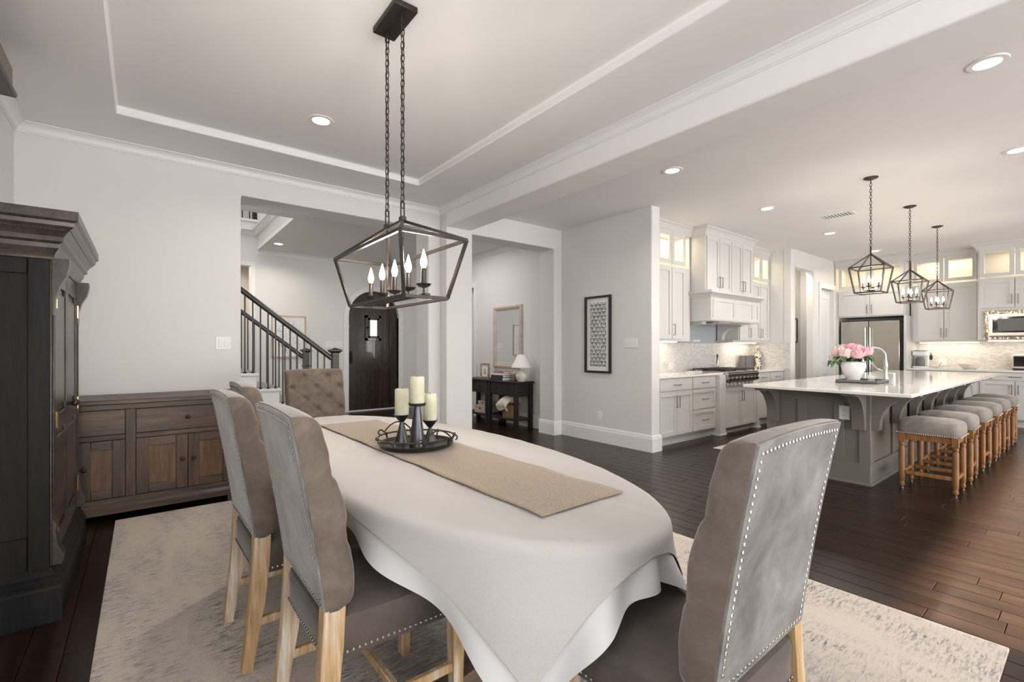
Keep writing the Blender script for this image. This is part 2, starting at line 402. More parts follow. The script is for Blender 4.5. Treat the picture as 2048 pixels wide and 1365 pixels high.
# ---- floor: base slab and single planks
fl = struct(MB().box((-1.3, -5.2, -0.08), (13.2, 11.2, -0.012)).obj('floor', MT['joint'], smooth=False))
PW = 0.127
RUG = (-0.16, 2.88, 0.25, 4.525)
def proj(x, y, z):
    sx, cx = math.sin(YAW), math.cos(YAW)
    d = x * sx + y * cx
    if d < 0.15: return None
    return (1024 + FPX * (x * cx - y * sx) / d, CYPX - FPX * (z - CAMH) / d)
def shown(x0, x1, y0, y1):
    cxm, cym = (x0 + x1) / 2, (y0 + y1) / 2
    if RUG[0] < cxm < RUG[1] and RUG[2] < cym < RUG[3]: return 0
    if cxm < -0.3 and 3.05 < cym: return 0
    if 5.33 < cxm < 9.7 and 1.4 < cym < 2.2: return 0
    if cym > 3.6 and cxm > 5.0: return 0
    if cym > 5.2 and cxm < 3.4: return 0
    if cym > 6.2 or cxm > 11: return 0
    q = [proj(x, y, 0) for (x, y) in ((x0, y0), (x1, y0), (x1, y1), (x0, y1))]
    if any(p is None for p in q): return 0
    q = [(min(2048, max(0, p[0])), min(1365, max(0, p[1]))) for p in q]
    return abs(sum(q[i][0] * q[(i + 1) % 4][1] - q[(i + 1) % 4][0] * q[i][1] for i in range(4))) / 2
LENS = (0.62, 0.81, 1.02, 1.22, 1.47)
planks = []
x = -1.024
while x < 12.3:
    y = -5.0 - random.random() * 0.9
    while y < 9.5:
        L = random.choice(LENS); planks.append((shown(x, x + PW, y, y + L), x, y, L)); y += L
    x += PW
planks.sort(reverse=True)
pm = {}
def plank_mb(m, x, y, L):
    g, c = 0.0012, 0.0022
    x0, x1, y0, y1 = x + g, x + PW - g, y + g, y + L - g
    vs = [(x0, y0, -0.012), (x1, y0, -0.012), (x1, y1, -0.012), (x0, y1, -0.012), (x0, y0, -c), (x1, y0, -c), (x1, y1, -c), (x0, y1, -c),
          (x0 + c, y0 + c, 0), (x1 - c, y0 + c, 0), (x1 - c, y1 - c, 0), (x0 + c, y1 - c, 0)]
    fs = [(8, 9, 10, 11)] + [(a, (a + 1) % 4, 4 + (a + 1) % 4, 4 + a) for a in range(4)] + [(4 + a, 4 + (a + 1) % 4, 8 + (a + 1) % 4, 8 + a) for a in range(4)]
    return m.add(vs, fs)
for L in LENS: pm[L] = plank_mb(MB(), 0, 0, L).mesh('plank', MT['plank'], False)
rest = MB()
for k, (a, x, y, L) in enumerate(planks):
    if k < 300 and a > 60: link('plank', pm[L], fl, (x, y, 0))
    else: plank_mb(rest, x, y, L)
tag(rest.obj('plank', MT['plank'], fl, smooth=False, fix=False), kind='stuff')

# ---- dining room walls
wall('wall_left', MT['wall'], 'x', XL - 0.15, XL, [YR, YB + 0.05], [0, 3.3], [(-2.1, 0.9, 0.65, 2.5)])
wall('wall_back', MT['wall'], 'y', YB, 5.55, [XL - 0.1, 2.96], [0, 3.3], [(0.751, 2.789, -0.1, 2.775)], 0.012)
wall('wall_pier', MT['wall'], 'y', YP, 5.376, [XBL, XPE], [0, 3.3], [(3.335, 4.78, -0.1, 2.76)], 0.014)
wall('wall_picture', MT['wall'], 'x', XP, XPE, [YE, 5.06], [0, 3.3], (), 0.016)
wall('wall_rear', MT['wall'], 'y', YR - 0.15, YR, [XL - 0.15, 13.0], [0, 3.3], [(-0.7, 2.5, 0.5, 2.0), (2.91, 10.6, -0.1, 2.56)])  # unseen wall, openings sized to shape the sun patch on the floor
# ---- dining ceiling with its shallow tray
tr = (-0.154, 2.332, -0.70, 4.578)
cm = MB()
vs = []
for (a, b, c, d, z) in ((XL - 0.1, XBL + 0.05, YR, YB + 0.05, HS), (tr[0], tr[1], tr[2], tr[3], HS), (tr[0], tr[1], tr[2], tr[3], HT)):
    vs += [(a, c, z), (b, c, z), (b, d, z), (a, d, z)]
fs = [(i, (i + 1) % 4, 4 + (i + 1) % 4, 4 + i) for i in range(4)] + [(4 + i, 4 + (i + 1) % 4, 8 + (i + 1) % 4, 8 + i) for i in range(4)] + [(8, 9, 10, 11)]
ce = struct(cm.add(vs, fs).obj('ceiling', MT['ceil'], smooth=True, ang=30)); bev(ce, 0.012)
bm_ = struct(bev(MB().box((XBL, YR, 2.795), (XBR, YP + 0.01, 3.3)).obj('beam', MT['ceil'], ang=30), 0.02))
struct(MB().box((XBR - 0.05, YR, HC), (12.3, 5.2, HC + 0.1)).obj('ceiling', MT['ceil'], smooth=False))
# crown moulding in the dining room
CROWN = [(0.0, -0.076), (0.012, -0.076), (0.012, -0.066), (0.020, -0.064), (0.024, -0.052), (0.036, -0.030), (0.058, -0.014), (0.074, -0.011), (0.074, -0.001), (0.0, -0.001)]
cr = [(o, HS + z) for (o, z) in CROWN]
struct(sweep(MB(), cr, [(XBL, YR), (XBL, YB), (XL, YB), (XL, YR)]).obj('trim_1', MT['trim'], ang=25))
# baseboards
BASE = [(0, 0), (0.018, 0), (0.018, 0.165), (0.013, 0.172), (0.014, 0.184), (0.010, 0.196), (0.004, 0.210), (0, 0.210)]
struct(sweep(MB(), BASE, [(XPE, YE + 0.1), (XPE, YE), (XP, YE), (XP, YP), (4.78, YP), (4.78, 5.376)]).obj('baseboard_picture', MT['trim'], ang=25))
struct(sweep(MB(), BASE, [(3.335, 5.376), (3.335, YP), (XBL, YP), (XBL, YB), (2.789, YB), (2.789, 5.55)]).obj('baseboard_pier', MT['trim'], ang=25))
struct(sweep(MB(), BASE, [(0.751, 5.55), (0.751, YB), (XL, YB), (XL, YR)]).obj('baseboard_back', MT['trim'], ang=25))

# ---- foyer and hall beyond the openings
ZF = 3.06
wall('wall_foyer', MT['wall'], 'y', YD, YD + 0.16, [-1.3, XCW + 0.1], [0, 3.58], [(0.55, 1.512, -0.1, 2.765), (3.258, 4.336, -0.1, 2.48)])
wall('wall_hall', MT['wall'], 'x', XCW, XCW + 0.12, [5.3, YD + 0.1], [0, 3.3], [(7.47, 8.35, -0.1, 2.45)])
struct(MB().box((1.62, 5.4, ZF), (XCW + 0.1, YD + 0.1, ZF + 0.06)).obj('ceiling', MT['ceil'], smooth=False))
struct(MB().box((-1.3, 5.4, ZF), (1.62, 6.86, ZF + 0.06)).obj('ceiling', MT['ceil'], smooth=False))
struct(MB().box((1.62, 6.86, ZF + 0.06), (1.72, YD + 0.1, 3.75)).obj('wall_stairwell', MT['wall'], smooth=False))
wall('wall_stair', MT['wall'], 'x', -1.4, -1.3, [5.4, 11.3], [0, 6.0])
struct(MB().box((-1.4, 11.2, 0), (5.2, 11.3, 6.0)).obj('wall_upper', MT['wall'], smooth=False))
struct(MB().box((-1.4, 5.4, 5.95), (1.9, 11.3, 6.05)).obj('ceiling', MT['ceil'], smooth=False))
struct(MB().box((-1.4, 6.72, 3.12), (1.9, 6.80, 6.0)).obj('wall_upper', MT['wall'], smooth=False))  # added out of view to keep sun and sky off the stairwell
struct(MB().box((1.72, 6.8, 3.12), (1.82, 11.2, 6.0)).obj('wall_upper', MT['wall'], smooth=False))
struct(MB().box((-1.3, YD + 0.16, 3.0), (5.1, 11.2, 3.06)).obj('ceiling', MT['ceil'], smooth=False))
fc = [(o, ZF + z) for (o, z) in CROWN]
struct(sweep(MB(), fc, [(XCW, 5.38), (XCW, YD), (1.63, YD)]).obj('trim_2', MT['trim'], ang=25))
uc = [(o * 1.3, 3.40 + z * 1.1) for (o, z) in CROWN]
struct(sweep(MB(), uc, [(1.62, YD), (1.62, 6.9)][::-1]).obj('trim_3', MT['trim'], ang=25))
struct(sweep(MB(), uc, [(1.60, YD), (-1.3, YD)]).obj('trim_4', MT['trim'], ang=25))
struct(MB().box((-1.3, YD - 0.02, 3.56), (1.72, YD + 0.2, 3.60)).obj('trim_5', MT['trim'], smooth=False))
struct(sweep(MB(), BASE, [(XCW, 5.38), (XCW, 7.36)]).obj('baseboard_hall', MT['trim'], ang=25))
# casings: hall doorway, front door arch, left doorway
def casing(m, u0, u1, top, plane, t, wd=0.09, th=0.02, z0=0.0):
    poly = [(u0 - wd, z0), (u0, z0), (u0, top), (u1, top), (u1, z0), (u1 + wd, z0), (u1 + wd, top + wd), (u0 - wd, top + wd)]
    return m.prism(poly, t - th, t, 'yz' if plane == 'x' else 'xz')
struct(casing(MB(), 7.47, 8.35, 2.45, 'x', XCW).obj('trim_6', MT['trim'], smooth=False))
struct(MB().box((XCW + 0.13, 7.2, 0), (XCW + 0.9, 8.7, 2.6)).obj('wall_closet', MT['wall'], smooth=False))
struct(casing(MB(), 0.55, 1.512, 2.765, 'y', YD, 0.07).obj('trim_7', MT['trim'], smooth=False))
acx, ar, asp = 3.797, 0.539, 1.94
wdt = 0.098
poly = [(acx - ar - wdt, 0), (acx - ar, 0)] + [(acx - ar * math.cos(a), asp + ar * math.sin(a)) for a in [PI * i / 24 for i in range(25)]] + [(acx + ar, 0), (acx + ar + wdt, 0)] + \
       [(acx + (ar + wdt) * math.cos(a), asp + (ar + wdt) * math.sin(a)) for a in [PI * i / 24 for i in range(25)]]
tr8 = struct(MB().prism(poly, YD - 0.03, YD + 0.10, 'xz').obj('trim_8', MT['trim'], ang=25))
for sx in (-1, 1):
    MB().box((acx + sx * (ar + 0.0) - 0.002 if sx > 0 else acx - ar - wdt - 0.012, YD - 0.042, 1.70), (acx + ar + wdt + 0.012 if sx > 0 else acx - ar + 0.002, YD - 0.028, 1.76), 0.004).obj('impost_block', MT['trim'], tr8)
# spandrel fill above the arch (the wall hole is square headed)
for sx in (-1, 1):
    pts = [(acx + sx * ar, 2.48)] + [(acx + sx * ar * math.cos(a), asp + ar * math.sin(a)) for a in [PI / 2 * i / 14 for i in range(15)]]
    struct(MB().prism(pts, YD, YD + 0.15, 'xz').obj('wall_spandrel', MT['wall'], smooth=False))

# ---- front door
D = struct(thing('door_1', 'dark wooden arched front door with small speakeasy window', 'door', (acx, YD + 0.05, 0)))
def arch(r, sp, z0, n=24, x0=0.0): return [(x0 - r, z0)] + [(x0 - r * math.cos(PI * i / n), sp + r * math.sin(PI * i / n)) for i in range(n + 1)] + [(x0 + r, z0)]
def arch_ring(m, r1, s1, r0, s0, z0, z1, y0, y1):
    a = arch(r1, s1, z0); b = arch(r0, s0, z1)
    return m.prism([a[0]] + a[1:-1] + [a[-1]] + [(b[-1][0], z0)] + b[1:-1][::-1] + [(b[0][0], z0)], y0, y1, 'xz')
arch_ring(MB(), 0.535, asp, 0.36, asp + 0.02, 0.02, 0.02, 0.0, 0.05).obj('door_frame', MT['front_door'], D, ang=25)
MB().box((-0.37, 0.0, 0.02), (0.37, 0.05, 0.22), 0.004).obj('bottom_rail', MT['front_door'], D)
MB().box((-0.37, 0.0, 0.80), (0.37, 0.05, 0.98), 0.004).obj('lock_rail', MT['front_door'], D)
def arch_piece(x0, x1, z0, n=6):
    r, sp = 0.37, asp + 0.02
    top = [(x0 + (x1 - x0) * i / n, sp + math.sqrt(max(0, r * r - (x0 + (x1 - x0) * i / n) ** 2))) for i in range(n + 1)]
    return [(x0, z0)] + top + [(x1, z0)]
for i in range(4):
    x0 = -0.36 + i * 0.18 + 0.004; x1 = -0.36 + (i + 1) * 0.18 - 0.004
    MB().prism(arch_piece(x0, x1, 0.97), 0.018, 0.045, 'xz').obj('door_plank', MT['front_door'], D, smooth=False)
    MB().box((x0, 0.018, 0.21), (x1, 0.045, 0.81), 0.003).obj('door_plank', MT['front_door'], D)
g = MB()
for (a, b, c, d) in ((-0.17, 0.17, 1.92, 1.98), (-0.17, 0.17, 1.45, 1.51), (-0.17, -0.115, 1.45, 1.98), (0.115, 0.17, 1.45, 1.98)): g.box((a, -0.02, c), (b, 0.03, d), 0.005)
wg = g.obj('peep_window_frame', MT['front_door'], D)
emit('pane_glow', (0.80, 0.90, 0.95), 0.9)  # pane glows by itself to stand in for daylight outside
g = MB()
for (a, b, c, d) in ((-0.115, 0.115, 1.88, 1.92), (-0.115, 0.115, 1.51, 1.55), (-0.115, -0.075, 1.51, 1.92), (0.075, 0.115, 1.51, 1.92)): g.box((a, -0.03, c), (b, 0.0, d), 0.004)
g.obj('peep_shutter', MT['front_door'], wg)
MB().box((-0.076, -0.012, 1.549), (0.076, -0.008, 1.881)).obj('pane', MT['pane_glow'], wg, smooth=False)
MB().ball((-0.125, -0.05, 1.72), 0.022).obj('latch_knob', MT['black_metal'], wg)
h_ = MB().box((-0.50, -0.012, 0.98), (-0.44, 0.0, 1.24), 0.006).obj('handle_plate', MT['black_metal'], D)
MB().tube([(-0.47, -0.01, 1.20), (-0.47, -0.055, 1.17), (-0.47, -0.06, 1.10), (-0.47, -0.05, 1.03), (-0.47, -0.01, 1.0)], 0.011).obj('handle', MT['black_metal'], h_)
struct(MB().box((acx - 0.54, YD - 0.02, 0), (acx + 0.54, YD + 0.1, 0.02), 0.004).obj('trim_9', MT['trim']))

# ---- kitchen shell
wall('wall_hood', MT['wall'], 'y', YH, YH + 0.12, [XPE - 0.02, XS + 0.1], [0, 3.2])
wall('wall_alcove', MT['wall'], 'x', XS, XS + 0.12, [YF + 0.13, YH + 0.1], [0, 3.2])
wall('wall_pantry', MT['wall'], 'y', YF, YF + 0.13, [XS, XF + 0.1], [0, 3.2], [(9.11, 9.96, -0.1, 2.74), (10.29, 10.985, -0.1, 2.46)], 0.012)
wall('wall_fridge', MT['wall'], 'x', XF, XF + 0.12, [YR, 4.4], [0, 3.2])
struct(MB().box((9.0, 3.93, 0), (11.9, 4.03, 3.2)).obj('wall_passage', MT['wall'], smooth=False))
struct(MB().box((10.75, 3.54, 0), (10.85, 3.93, 3.2)).obj('wall_passage', MT['wall'], smooth=False))
struct(casing(MB(), 10.29, 10.985, 2.46, 'y', YF, 0.10, 0.022).obj('trim_10', MT['trim'], smooth=False))
lamp('passage_fill', 'AREA', (9.75, 3.72, 3.0), (0, 0, 0), 13, (1.0, 0.9, 0.8), 0.25)  # no fixture, added to lift the dark passage
D2 = struct(thing('door_2', 'white two-panel pantry door with dark lever handle', 'door', (10.29, YF + 0.06, 0)))
g = MB().box((0.005, 0, 0.01), (0.69, 0.04, 2.455), 0.003).obj('door_slab', MT['trim'], D2)
for (z0, z1) in ((0.22, 0.80), (0.98, 2.30)):
    m = MB(); o_ = [(0.12, z0), (0.575, z0), (0.575, z1), (0.12, z1)]; i_ = [(0.16, z0 + 0.04), (0.535, z0 + 0.04), (0.535, z1 - 0.04), (0.16, z1 - 0.04)]
    m.add([(p[0], -0.001, p[1]) for p in o_] + [(p[0], -0.010, p[1]) for p in [(a + (0.013 if a < 0.3 else -0.013), b + (0.013 if b == z0 else -0.013)) for (a, b) in o_]] + [(p[0], -0.002, p[1]) for p in i_],
          [(i, (i + 1) % 4, 4 + (i + 1) % 4, 4 + i) for i in range(4)] + [(4 + i, 4 + (i + 1) % 4, 8 + (i + 1) % 4, 8 + i) for i in range(4)] + [(8, 9, 10, 11)])
    m.obj('door_panel', MT['trim'], D2, smooth=False)
m = MB().lathe([(0.0, 0), (0.028, 0), (0.028, 0.012), (0.0, 0.014)], 14, M=Matrix.Translation((0.60, -0.0, 1.02)) @ Matrix.Rotation(PI / 2, 4, 'X'))
m.tube([(0.60, -0.01, 1.02), (0.60, -0.05, 1.02), (0.59, -0.055, 1.02), (0.50, -0.055, 1.02)], 0.009)
m.obj('lever_handle', MT['steel_dark'], D2)
# mosaic splashbacks (thin tiled skins on the walls)
struct(MB().box((XPE, YH - 0.012, 0.92), (XS, YH, 1.75)).obj('splashback', MT['mosaic'], smooth=False))
struct(MB().box((XS - 0.012, YF + 0.02, 0.92), (XS, YH - 0.012, 1.40)).obj('splashback', MT['mosaic'], smooth=False))
struct(MB().box((XF - 0.012, -0.4, 0.92), (XF, 2.22, 1.45)).obj('splashback', MT['mosaic'], smooth=False))

# ================================================================== KITCHEN
def inset(m, x0, x1, z0, z1, y0, th, fr, dp):
    """shaker front: slab whose face is recessed inside a frame; face towards -y"""
    xi0, xi1, zi0, zi1 = x0 + fr, x1 - fr, z0 + fr, z1 - fr
    o = [(x0, z0), (x1, z0), (x1, z1), (x0, z1)]; i = [(xi0, zi0), (xi1, zi0), (xi1, zi1), (xi0, zi1)]
    vs = [(a, y0 + th, b) for a, b in o] + [(a, y0, b) for a, b in o] + [(a, y0, b) for a, b in i] + [(a, y0 + dp, b) for a, b in i]
    fs = [(3, 2, 1, 0)] + [(k, (k + 1) % 4, 4 + (k + 1) % 4, 4 + k) for k in range(4)] + [(4 + k, 4 + (k + 1) % 4, 8 + (k + 1) % 4, 8 + k) for k in range(4)] + \
         [(8 + k, 8 + (k + 1) % 4, 12 + (k + 1) % 4, 12 + k) for k in range(4)] + [(12, 13, 14, 15)]
    return m.add(vs, fs)
def ring(m, x0, x1, z0, z1, y0, th, fr):
    o = [(x0, z0), (x1, z0), (x1, z1), (x0, z1)]; i = [(x0 + fr, z0 + fr), (x1 - fr, z0 + fr), (x1 - fr, z1 - fr), (x0 + fr, z1 - fr)]
    vs = [(a, y, b) for y in (y0, y0 + th) for q in (o, i) for a, b in q]
    fs = []
    for k in range(4):
        k2 = (k + 1) % 4
        fs += [(k, k2, 4 + k2, 4 + k), (8 + k, 8 + k2, 12 + k2, 12 + k), (k, k2, 8 + k2, 8 + k), (4 + k, 4 + k2, 12 + k2, 12 + k)]
    return m.add(vs, fs)
def pull(parent, x, z, L, y, vert):
    m = MB(); h = L / 2
    a, b = ((x, y - 0.03, z - h), (x, y - 0.03, z + h)) if vert else ((x - h, y - 0.03, z), (x + h, y - 0.03, z))
    if vert: pts = [(x, y, z - h), a, b, (x, y, z + h)]
    else: pts = [(x - h, y, z), a, b, (x + h, y, z)]
    m.tube(pts, 0.006, 6); return m.obj('handle', MT['pull'], parent)
def front(parent, kind, x0, x1, z0, z1, hd=None, mat='cab'):
    g = 0.0035; x0 += g; x1 -= g; z0 += g; z1 -= g; th = 0.02
    if kind == 'glass':
        o = ring(MB(), x0, x1, z0, z1, -th, th, 0.055).obj('cabinet_door', MT[mat], parent, smooth=False)
        MB().box((x0 + 0.05, -0.010, z0 + 0.05), (x1 - 0.05, -0.006, z1 - 0.05)).obj('pane', MT['pane'], o, smooth=False)
    elif kind == 'slab':
        o = MB().box((x0, -th, z0), (x1, 0, z1), 0.003).obj('drawer', MT[mat], parent)
    else:
        o = inset(MB(), x0, x1, z0, z1, -th, th, 0.055 if kind == 'door' else 0.045, 0.013).obj('cabinet_door' if kind == 'door' else 'drawer', MT[mat], parent, smooth=False)
    if hd:
        if hd == 'h': pull(o, (x0 + x1) / 2, (z0 + z1) / 2, 0.14, -th, False)
        else:
            zz = z0 + 0.13 if hd[1] == 'b' else z1 - 0.13
            pull(o, x0 + 0.03 if hd[0] == 'l' else x1 - 0.03, zz, 0.15, -th, True)
    return o
def cabinet(name, label, loc, rz, W, Dp, z0, z1, fronts, cat='cabinet', toe=0.0, mat='cab', cavity=None, group=None):
    c = thing(name, label, cat, loc, rz, group)
    m = MB(); Dp -= 0.022
    if cavity:   # carcass with an open lit section from cavity z to the top
        zc = cavity; t = 0.02
        m.box((0, 0, z0), (W, Dp, zc))
        m.box((0, 0, zc), (t, Dp, z1)); m.box((W - t, 0, zc), (W, Dp, z1)); m.box((t, Dp - t, zc), (W - t, Dp, z1)); m.box((t, 0, z1 - 0.03), (W - t, Dp - t, z1))
        c2 = lamp('cabinet_light', 'AREA', (0, 0, 0), (0, 0, 0), 4.5 * W, (1.0, 0.82, 0.54), W * 0.8, Dp * 0.5)
        c2.parent = c; c2.location = (W / 2, Dp / 2, z1 - 0.04)
    else: m.box((0, 0, z0 + toe), (W, Dp, z1))
    if toe: m.box((0.0, 0.06, z0), (W, Dp, z0 + toe))
    m.obj('carcass', MT[mat], c, smooth=False)
    for f in fronts: front(c, *f, **({'mat': mat}))
    return c
CC = 0.925   # perimeter counter height
# ---- hood wall, base run (fronts at y = 3.55)
yb = 3.55; dp = YH - yb
cabinet('base_cabinet', 'white shaker base cabinet with two doors and one drawer next to the picture wall', (XPE, yb, 0), 0, 0.87, dp, 0, CC - 0.03,
        [('slab', 0.10, 0.86, 0.72, 0.885, 'h'), ('door', 0.10, 0.48, 0.13, 0.71, 'rt'), ('door', 0.48, 0.86, 0.13, 0.71, 'lt')], toe=0.115)
cabinet('drawer_cabinet', 'white three-drawer base cabinet left of the range', (5.97, yb, 0), 0, 0.63, dp, 0, CC - 0.03,
        [('slab', 0.01, 0.62, 0.72, 0.885, 'h'), ('drawer', 0.01, 0.62, 0.43, 0.71, 'h'), ('drawer', 0.01, 0.62, 0.13, 0.42, 'h')], toe=0.115)
pc = thing('corner_post', 'white square corner post with foot left of the range', 'post', (6.60, 3.47, 0))
MB().box((0, 0, 0.03), (0.17, 0.6, CC - 0.03), 0.006).obj('shaft', MT['cab'], pc)
MB().box((-0.012, -0.012, 0), (0.182, 0.6, 0.035), 0.006).obj('foot', MT['cab'], pc)
cabinet('range_base_cabinet', 'white two-door base cabinet under the stainless range', (6.775, 3.50, 0), 0, 0.985, YH - 3.50, 0, 0.74,
        [('door', 0.01, 0.49, 0.10, 0.69, 'rt'), ('door', 0.49, 0.975, 0.10, 0.69, 'lt')], toe=0.09)
pc2 = thing('corner_post', 'white square corner post with foot right of the range', 'post', (7.765, 3.47, 0))
MB().box((0, 0, 0.03), (0.10, 0.6, CC - 0.03), 0.006).obj('shaft', MT['cab'], pc2)
MB().box((-0.012, -0.012, 0), (0.112, 0.6, 0.035), 0.006).obj('foot', MT['cab'], pc2)
cabinet('drawer_cabinet', 'white base cabinet with two drawers at the alcove side wall', (7.87, yb, 0), 0, XS - 7.87, dp, 0, CC - 0.03,
        [('slab', 0.01, 0.52, 0.72, 0.885, 'h'), ('slab', 0.53, 1.05, 0.72, 0.885, 'h'), ('door', 0.01, 0.52, 0.13, 0.71, 'rt'), ('door', 0.53, 1.05, 0.13, 0.71, 'lt')], toe=0.115)
tag(MB().box((XPE, 3.51, CC - 0.03), (6.775, YH - 0.013, CC), 0.004).obj('countertop', MT['quartz']), 'white quartz countertop left of the stainless range', 'countertop')
tag(MB().box((7.765, 3.51, CC - 0.03), (XS - 0.013, YH - 0.013, CC), 0.004).obj('countertop', MT['quartz']), 'white quartz countertop right of the stainless range', 'countertop')
# ---- rangetop
r = thing('rangetop', 'stainless steel gas rangetop with row of black knobs', 'rangetop', (6.78, 3.44, 0))
m = MB().prism([(0.0, 0.735), (0.66, 0.735), (0.66, 0.925), (0.02, 0.925), (-0.01, 0.905), (0.0, 0.885), (0.035, 0.78), (0.02, 0.755)], 0, 0.98, 'yz')
m.obj('body', MT['steel'], r, smooth=False)
MB().box((0, 0.0, 0.925), (0.98, 0.62, 0.94), 0.004).obj('cook_surface', MT['steel'], r)
m = MB()
for k in range(8):
    xx = 0.06 + 0.122 * k
    m.lathe([(0.0, 0), (0.026, 0), (0.024, 0.035), (0.0, 0.037)], 12, M=Matrix.Translation((xx, 0.012, 0.825)) @ Matrix.Rotation(PI / 2 + 0.3, 4, 'X'))
    kb = m.obj('knob', MT['black_metal'], r); m = MB()
    MB().lathe([(0.027, 0), (0.034, 0), (0.034, 0.008), (0.027, 0.008)], 14, M=Matrix.Translation((xx, 0.016, 0.824)) @ Matrix.Rotation(PI / 2 + 0.3, 4, 'X'), cap=False).obj('bezel', MT['nail'], kb)
for k in range(3):
    m = MB(); x0 = 0.02 + 0.315 * k
    for q in range(5): m.box((x0 + q * 0.074, 0.06, 0.958), (x0 + q * 0.074 + 0.012, 0.58, 0.972))
    for q in range(4): m.box((x0, 0.06 + q * 0.169, 0.955), (x0 + 0.308, 0.072 + q * 0.169, 0.970))
    for (a, b) in ((0, 0.06), (0.296, 0.06), (0, 0.567), (0.296, 0.567)): m.box((x0 + a, b, 0.94), (x0 + a + 0.012, b + 0.012, 0.96))
    gr = m.obj('grate', MT['black_metal'], r, smooth=False)
    for q in (0.19, 0.45): MB().lathe([(0.0, 0.94), (0.055, 0.94), (0.05, 0.953), (0, 0.955)], 14, (x0 + 0.154, q, 0)).obj('burner', MT['black_metal'], r)
# ---- hood wall, uppers
yu = 3.79; dpu = YH - yu
zu0, zu1, zug, zut = 1.42, 2.43, 2.475, 2.93
cabinet('upper_cabinet', 'white upper cabinet with lit glass doors above it, beside the picture wall', (XPE, yu, 0), 0, 1.23, dpu, zu0 - 0.03, zut + 0.03,
        [('door', 0.40, 0.74, zu0, zu1, None), ('door', 0.745, 1.085, zu0, zu1, 'lb'), ('glass', 0.40, 0.74, zug, zut), ('glass', 0.745, 1.085, zug, zut),
         ('slab', 0.0, 0.395, zu0, zut)], cavity=2.45)
cabinet('upper_cabinet', 'white upper cabinet with lit glass doors right of the range hood', (7.80, yu, 0), 0, XS - 7.80, dpu, zu0 - 0.03, zut + 0.03,
        [('door', 0.02, 0.40, zu0, zu1, 'rb'), ('door', 0.405, 0.76, zu0, zu1, 'rb'), ('door', 0.765, 1.115, zu0, zu1, 'lb'), ('slab', 0.02, 0.47, zug, zut), ('glass', 0.475, 0.79, zug, zut), ('glass', 0.795, 1.115, zug, zut)], cavity=2.45)
# crown on the hood-side cabinets
KCR = [(0.0, -0.13), (0.008, -0.13), (0.010, -0.11), (0.018, -0.10), (0.024, -0.075), (0.050, -0.035), (0.070, -0.026), (0.075, -0.002), (0.0, -0.002)]
kc = [(o, HC + z) for (o, z) in KCR]
hx0, hx1, hy = 6.35, 7.79, 3.56
tag(sweep(MB(), kc, [(XS, yu - 0.01), (hx1, yu - 0.01), (hx1, hy), (hx0, hy), (hx0, yu - 0.01), (XPE, yu - 0.01)]).obj('crown_moulding', MT['cab'], ang=25), 'white crown moulding along the top of the hood wall cabinets', 'moulding')
# ---- range hood with cabinet above
hd = cabinet('hood_cabinet', 'tall white four-door cabinet stepping forward above the range hood mantel', (hx0, hy, 0), 0, hx1 - hx0, YH - hy, 2.12, 2.96,
        [('door', 0.02, 0.37, 2.13, 2.92, 'rb'), ('door', 0.375, 0.725, 2.13, 2.92, 'lb'), ('door', 0.73, 1.075, 2.13, 2.92, 'rb'), ('door', 1.08, 1.42, 2.13, 2.92, 'lb')])
H = thing('range_hood', 'white wooden mantel range hood with curved corbels above the range', 'range hood', (6.36, 3.50, 0))
W = 1.50
MB().prism([(0, 1.70), (0.6, 1.70), (0.6, 2.06), (-0.0, 2.06)], 0, W, 'yz').obj('hood_body', MT['cab'], H, smooth=False)
sweep(MB(), [(0, 2.02), (0.012, 2.02), (0.02, 2.04), (0.055, 2.075), (0.075, 2.085), (0.075, 2.12), (0, 2.12)], [(W, 0.6), (W, 0.0), (0.0, 0.0), (0.0, 0.6)]).obj('mantel_shelf', MT['cab'], H, ang=25)
MB().box((-0.06, -0.06, 2.095), (W + 0.06, 0.28, 2.119)).obj('mantel_top', MT['cab'], H, smooth=False)
for (a, b) in ((0.0, 0.10), (0.10, 0.72), (0.72, 1.32), (1.32, W)): inset(MB(), a + 0.002, b - 0.002, 1.70, 2.02, -0.018, 0.018, min(0.05, (b - a) * 0.3), 0.01).obj('hood_panel', MT['cab'], H, smooth=False)
MB().box((-0.005, 0.0, 1.685), (W + 0.005, 0.6, 1.70)).obj('bottom_trim', MT['cab'], H, smooth=False)
MB().box((0.30, 0.02, 1.66), (1.20, 0.50, 1.686)).obj('steel_liner', MT['steel'], H, smooth=False)
cor = [(0.58, 1.42), (0.58, 1.685), (0.17, 1.685), (0.17, 1.645)] + [(0.20 + 0.30 * math.sin(a), 1.645 - 0.18 * (1 - math.cos(a))) for a in [PI / 2 * i / 10 for i in range(11)]] + [(0.51, 1.42)]
for x0 in (0.10, 1.30):
    MB().prism(cor, x0, x0 + 0.11, 'yz').obj('corbel', MT['cab'], H, ang=25)
    MB().box((x0 - 0.04, 0.29, 1.385), (x0 + 0.15, 0.60, 1.42)).obj('corbel_base', MT['cab'], H, smooth=False)
struct(MB().box((6.50, YH - 0.020, 1.37), (7.80, YH - 0.011, 1.70)).obj('splashback', MT['hood_back'], smooth=False))
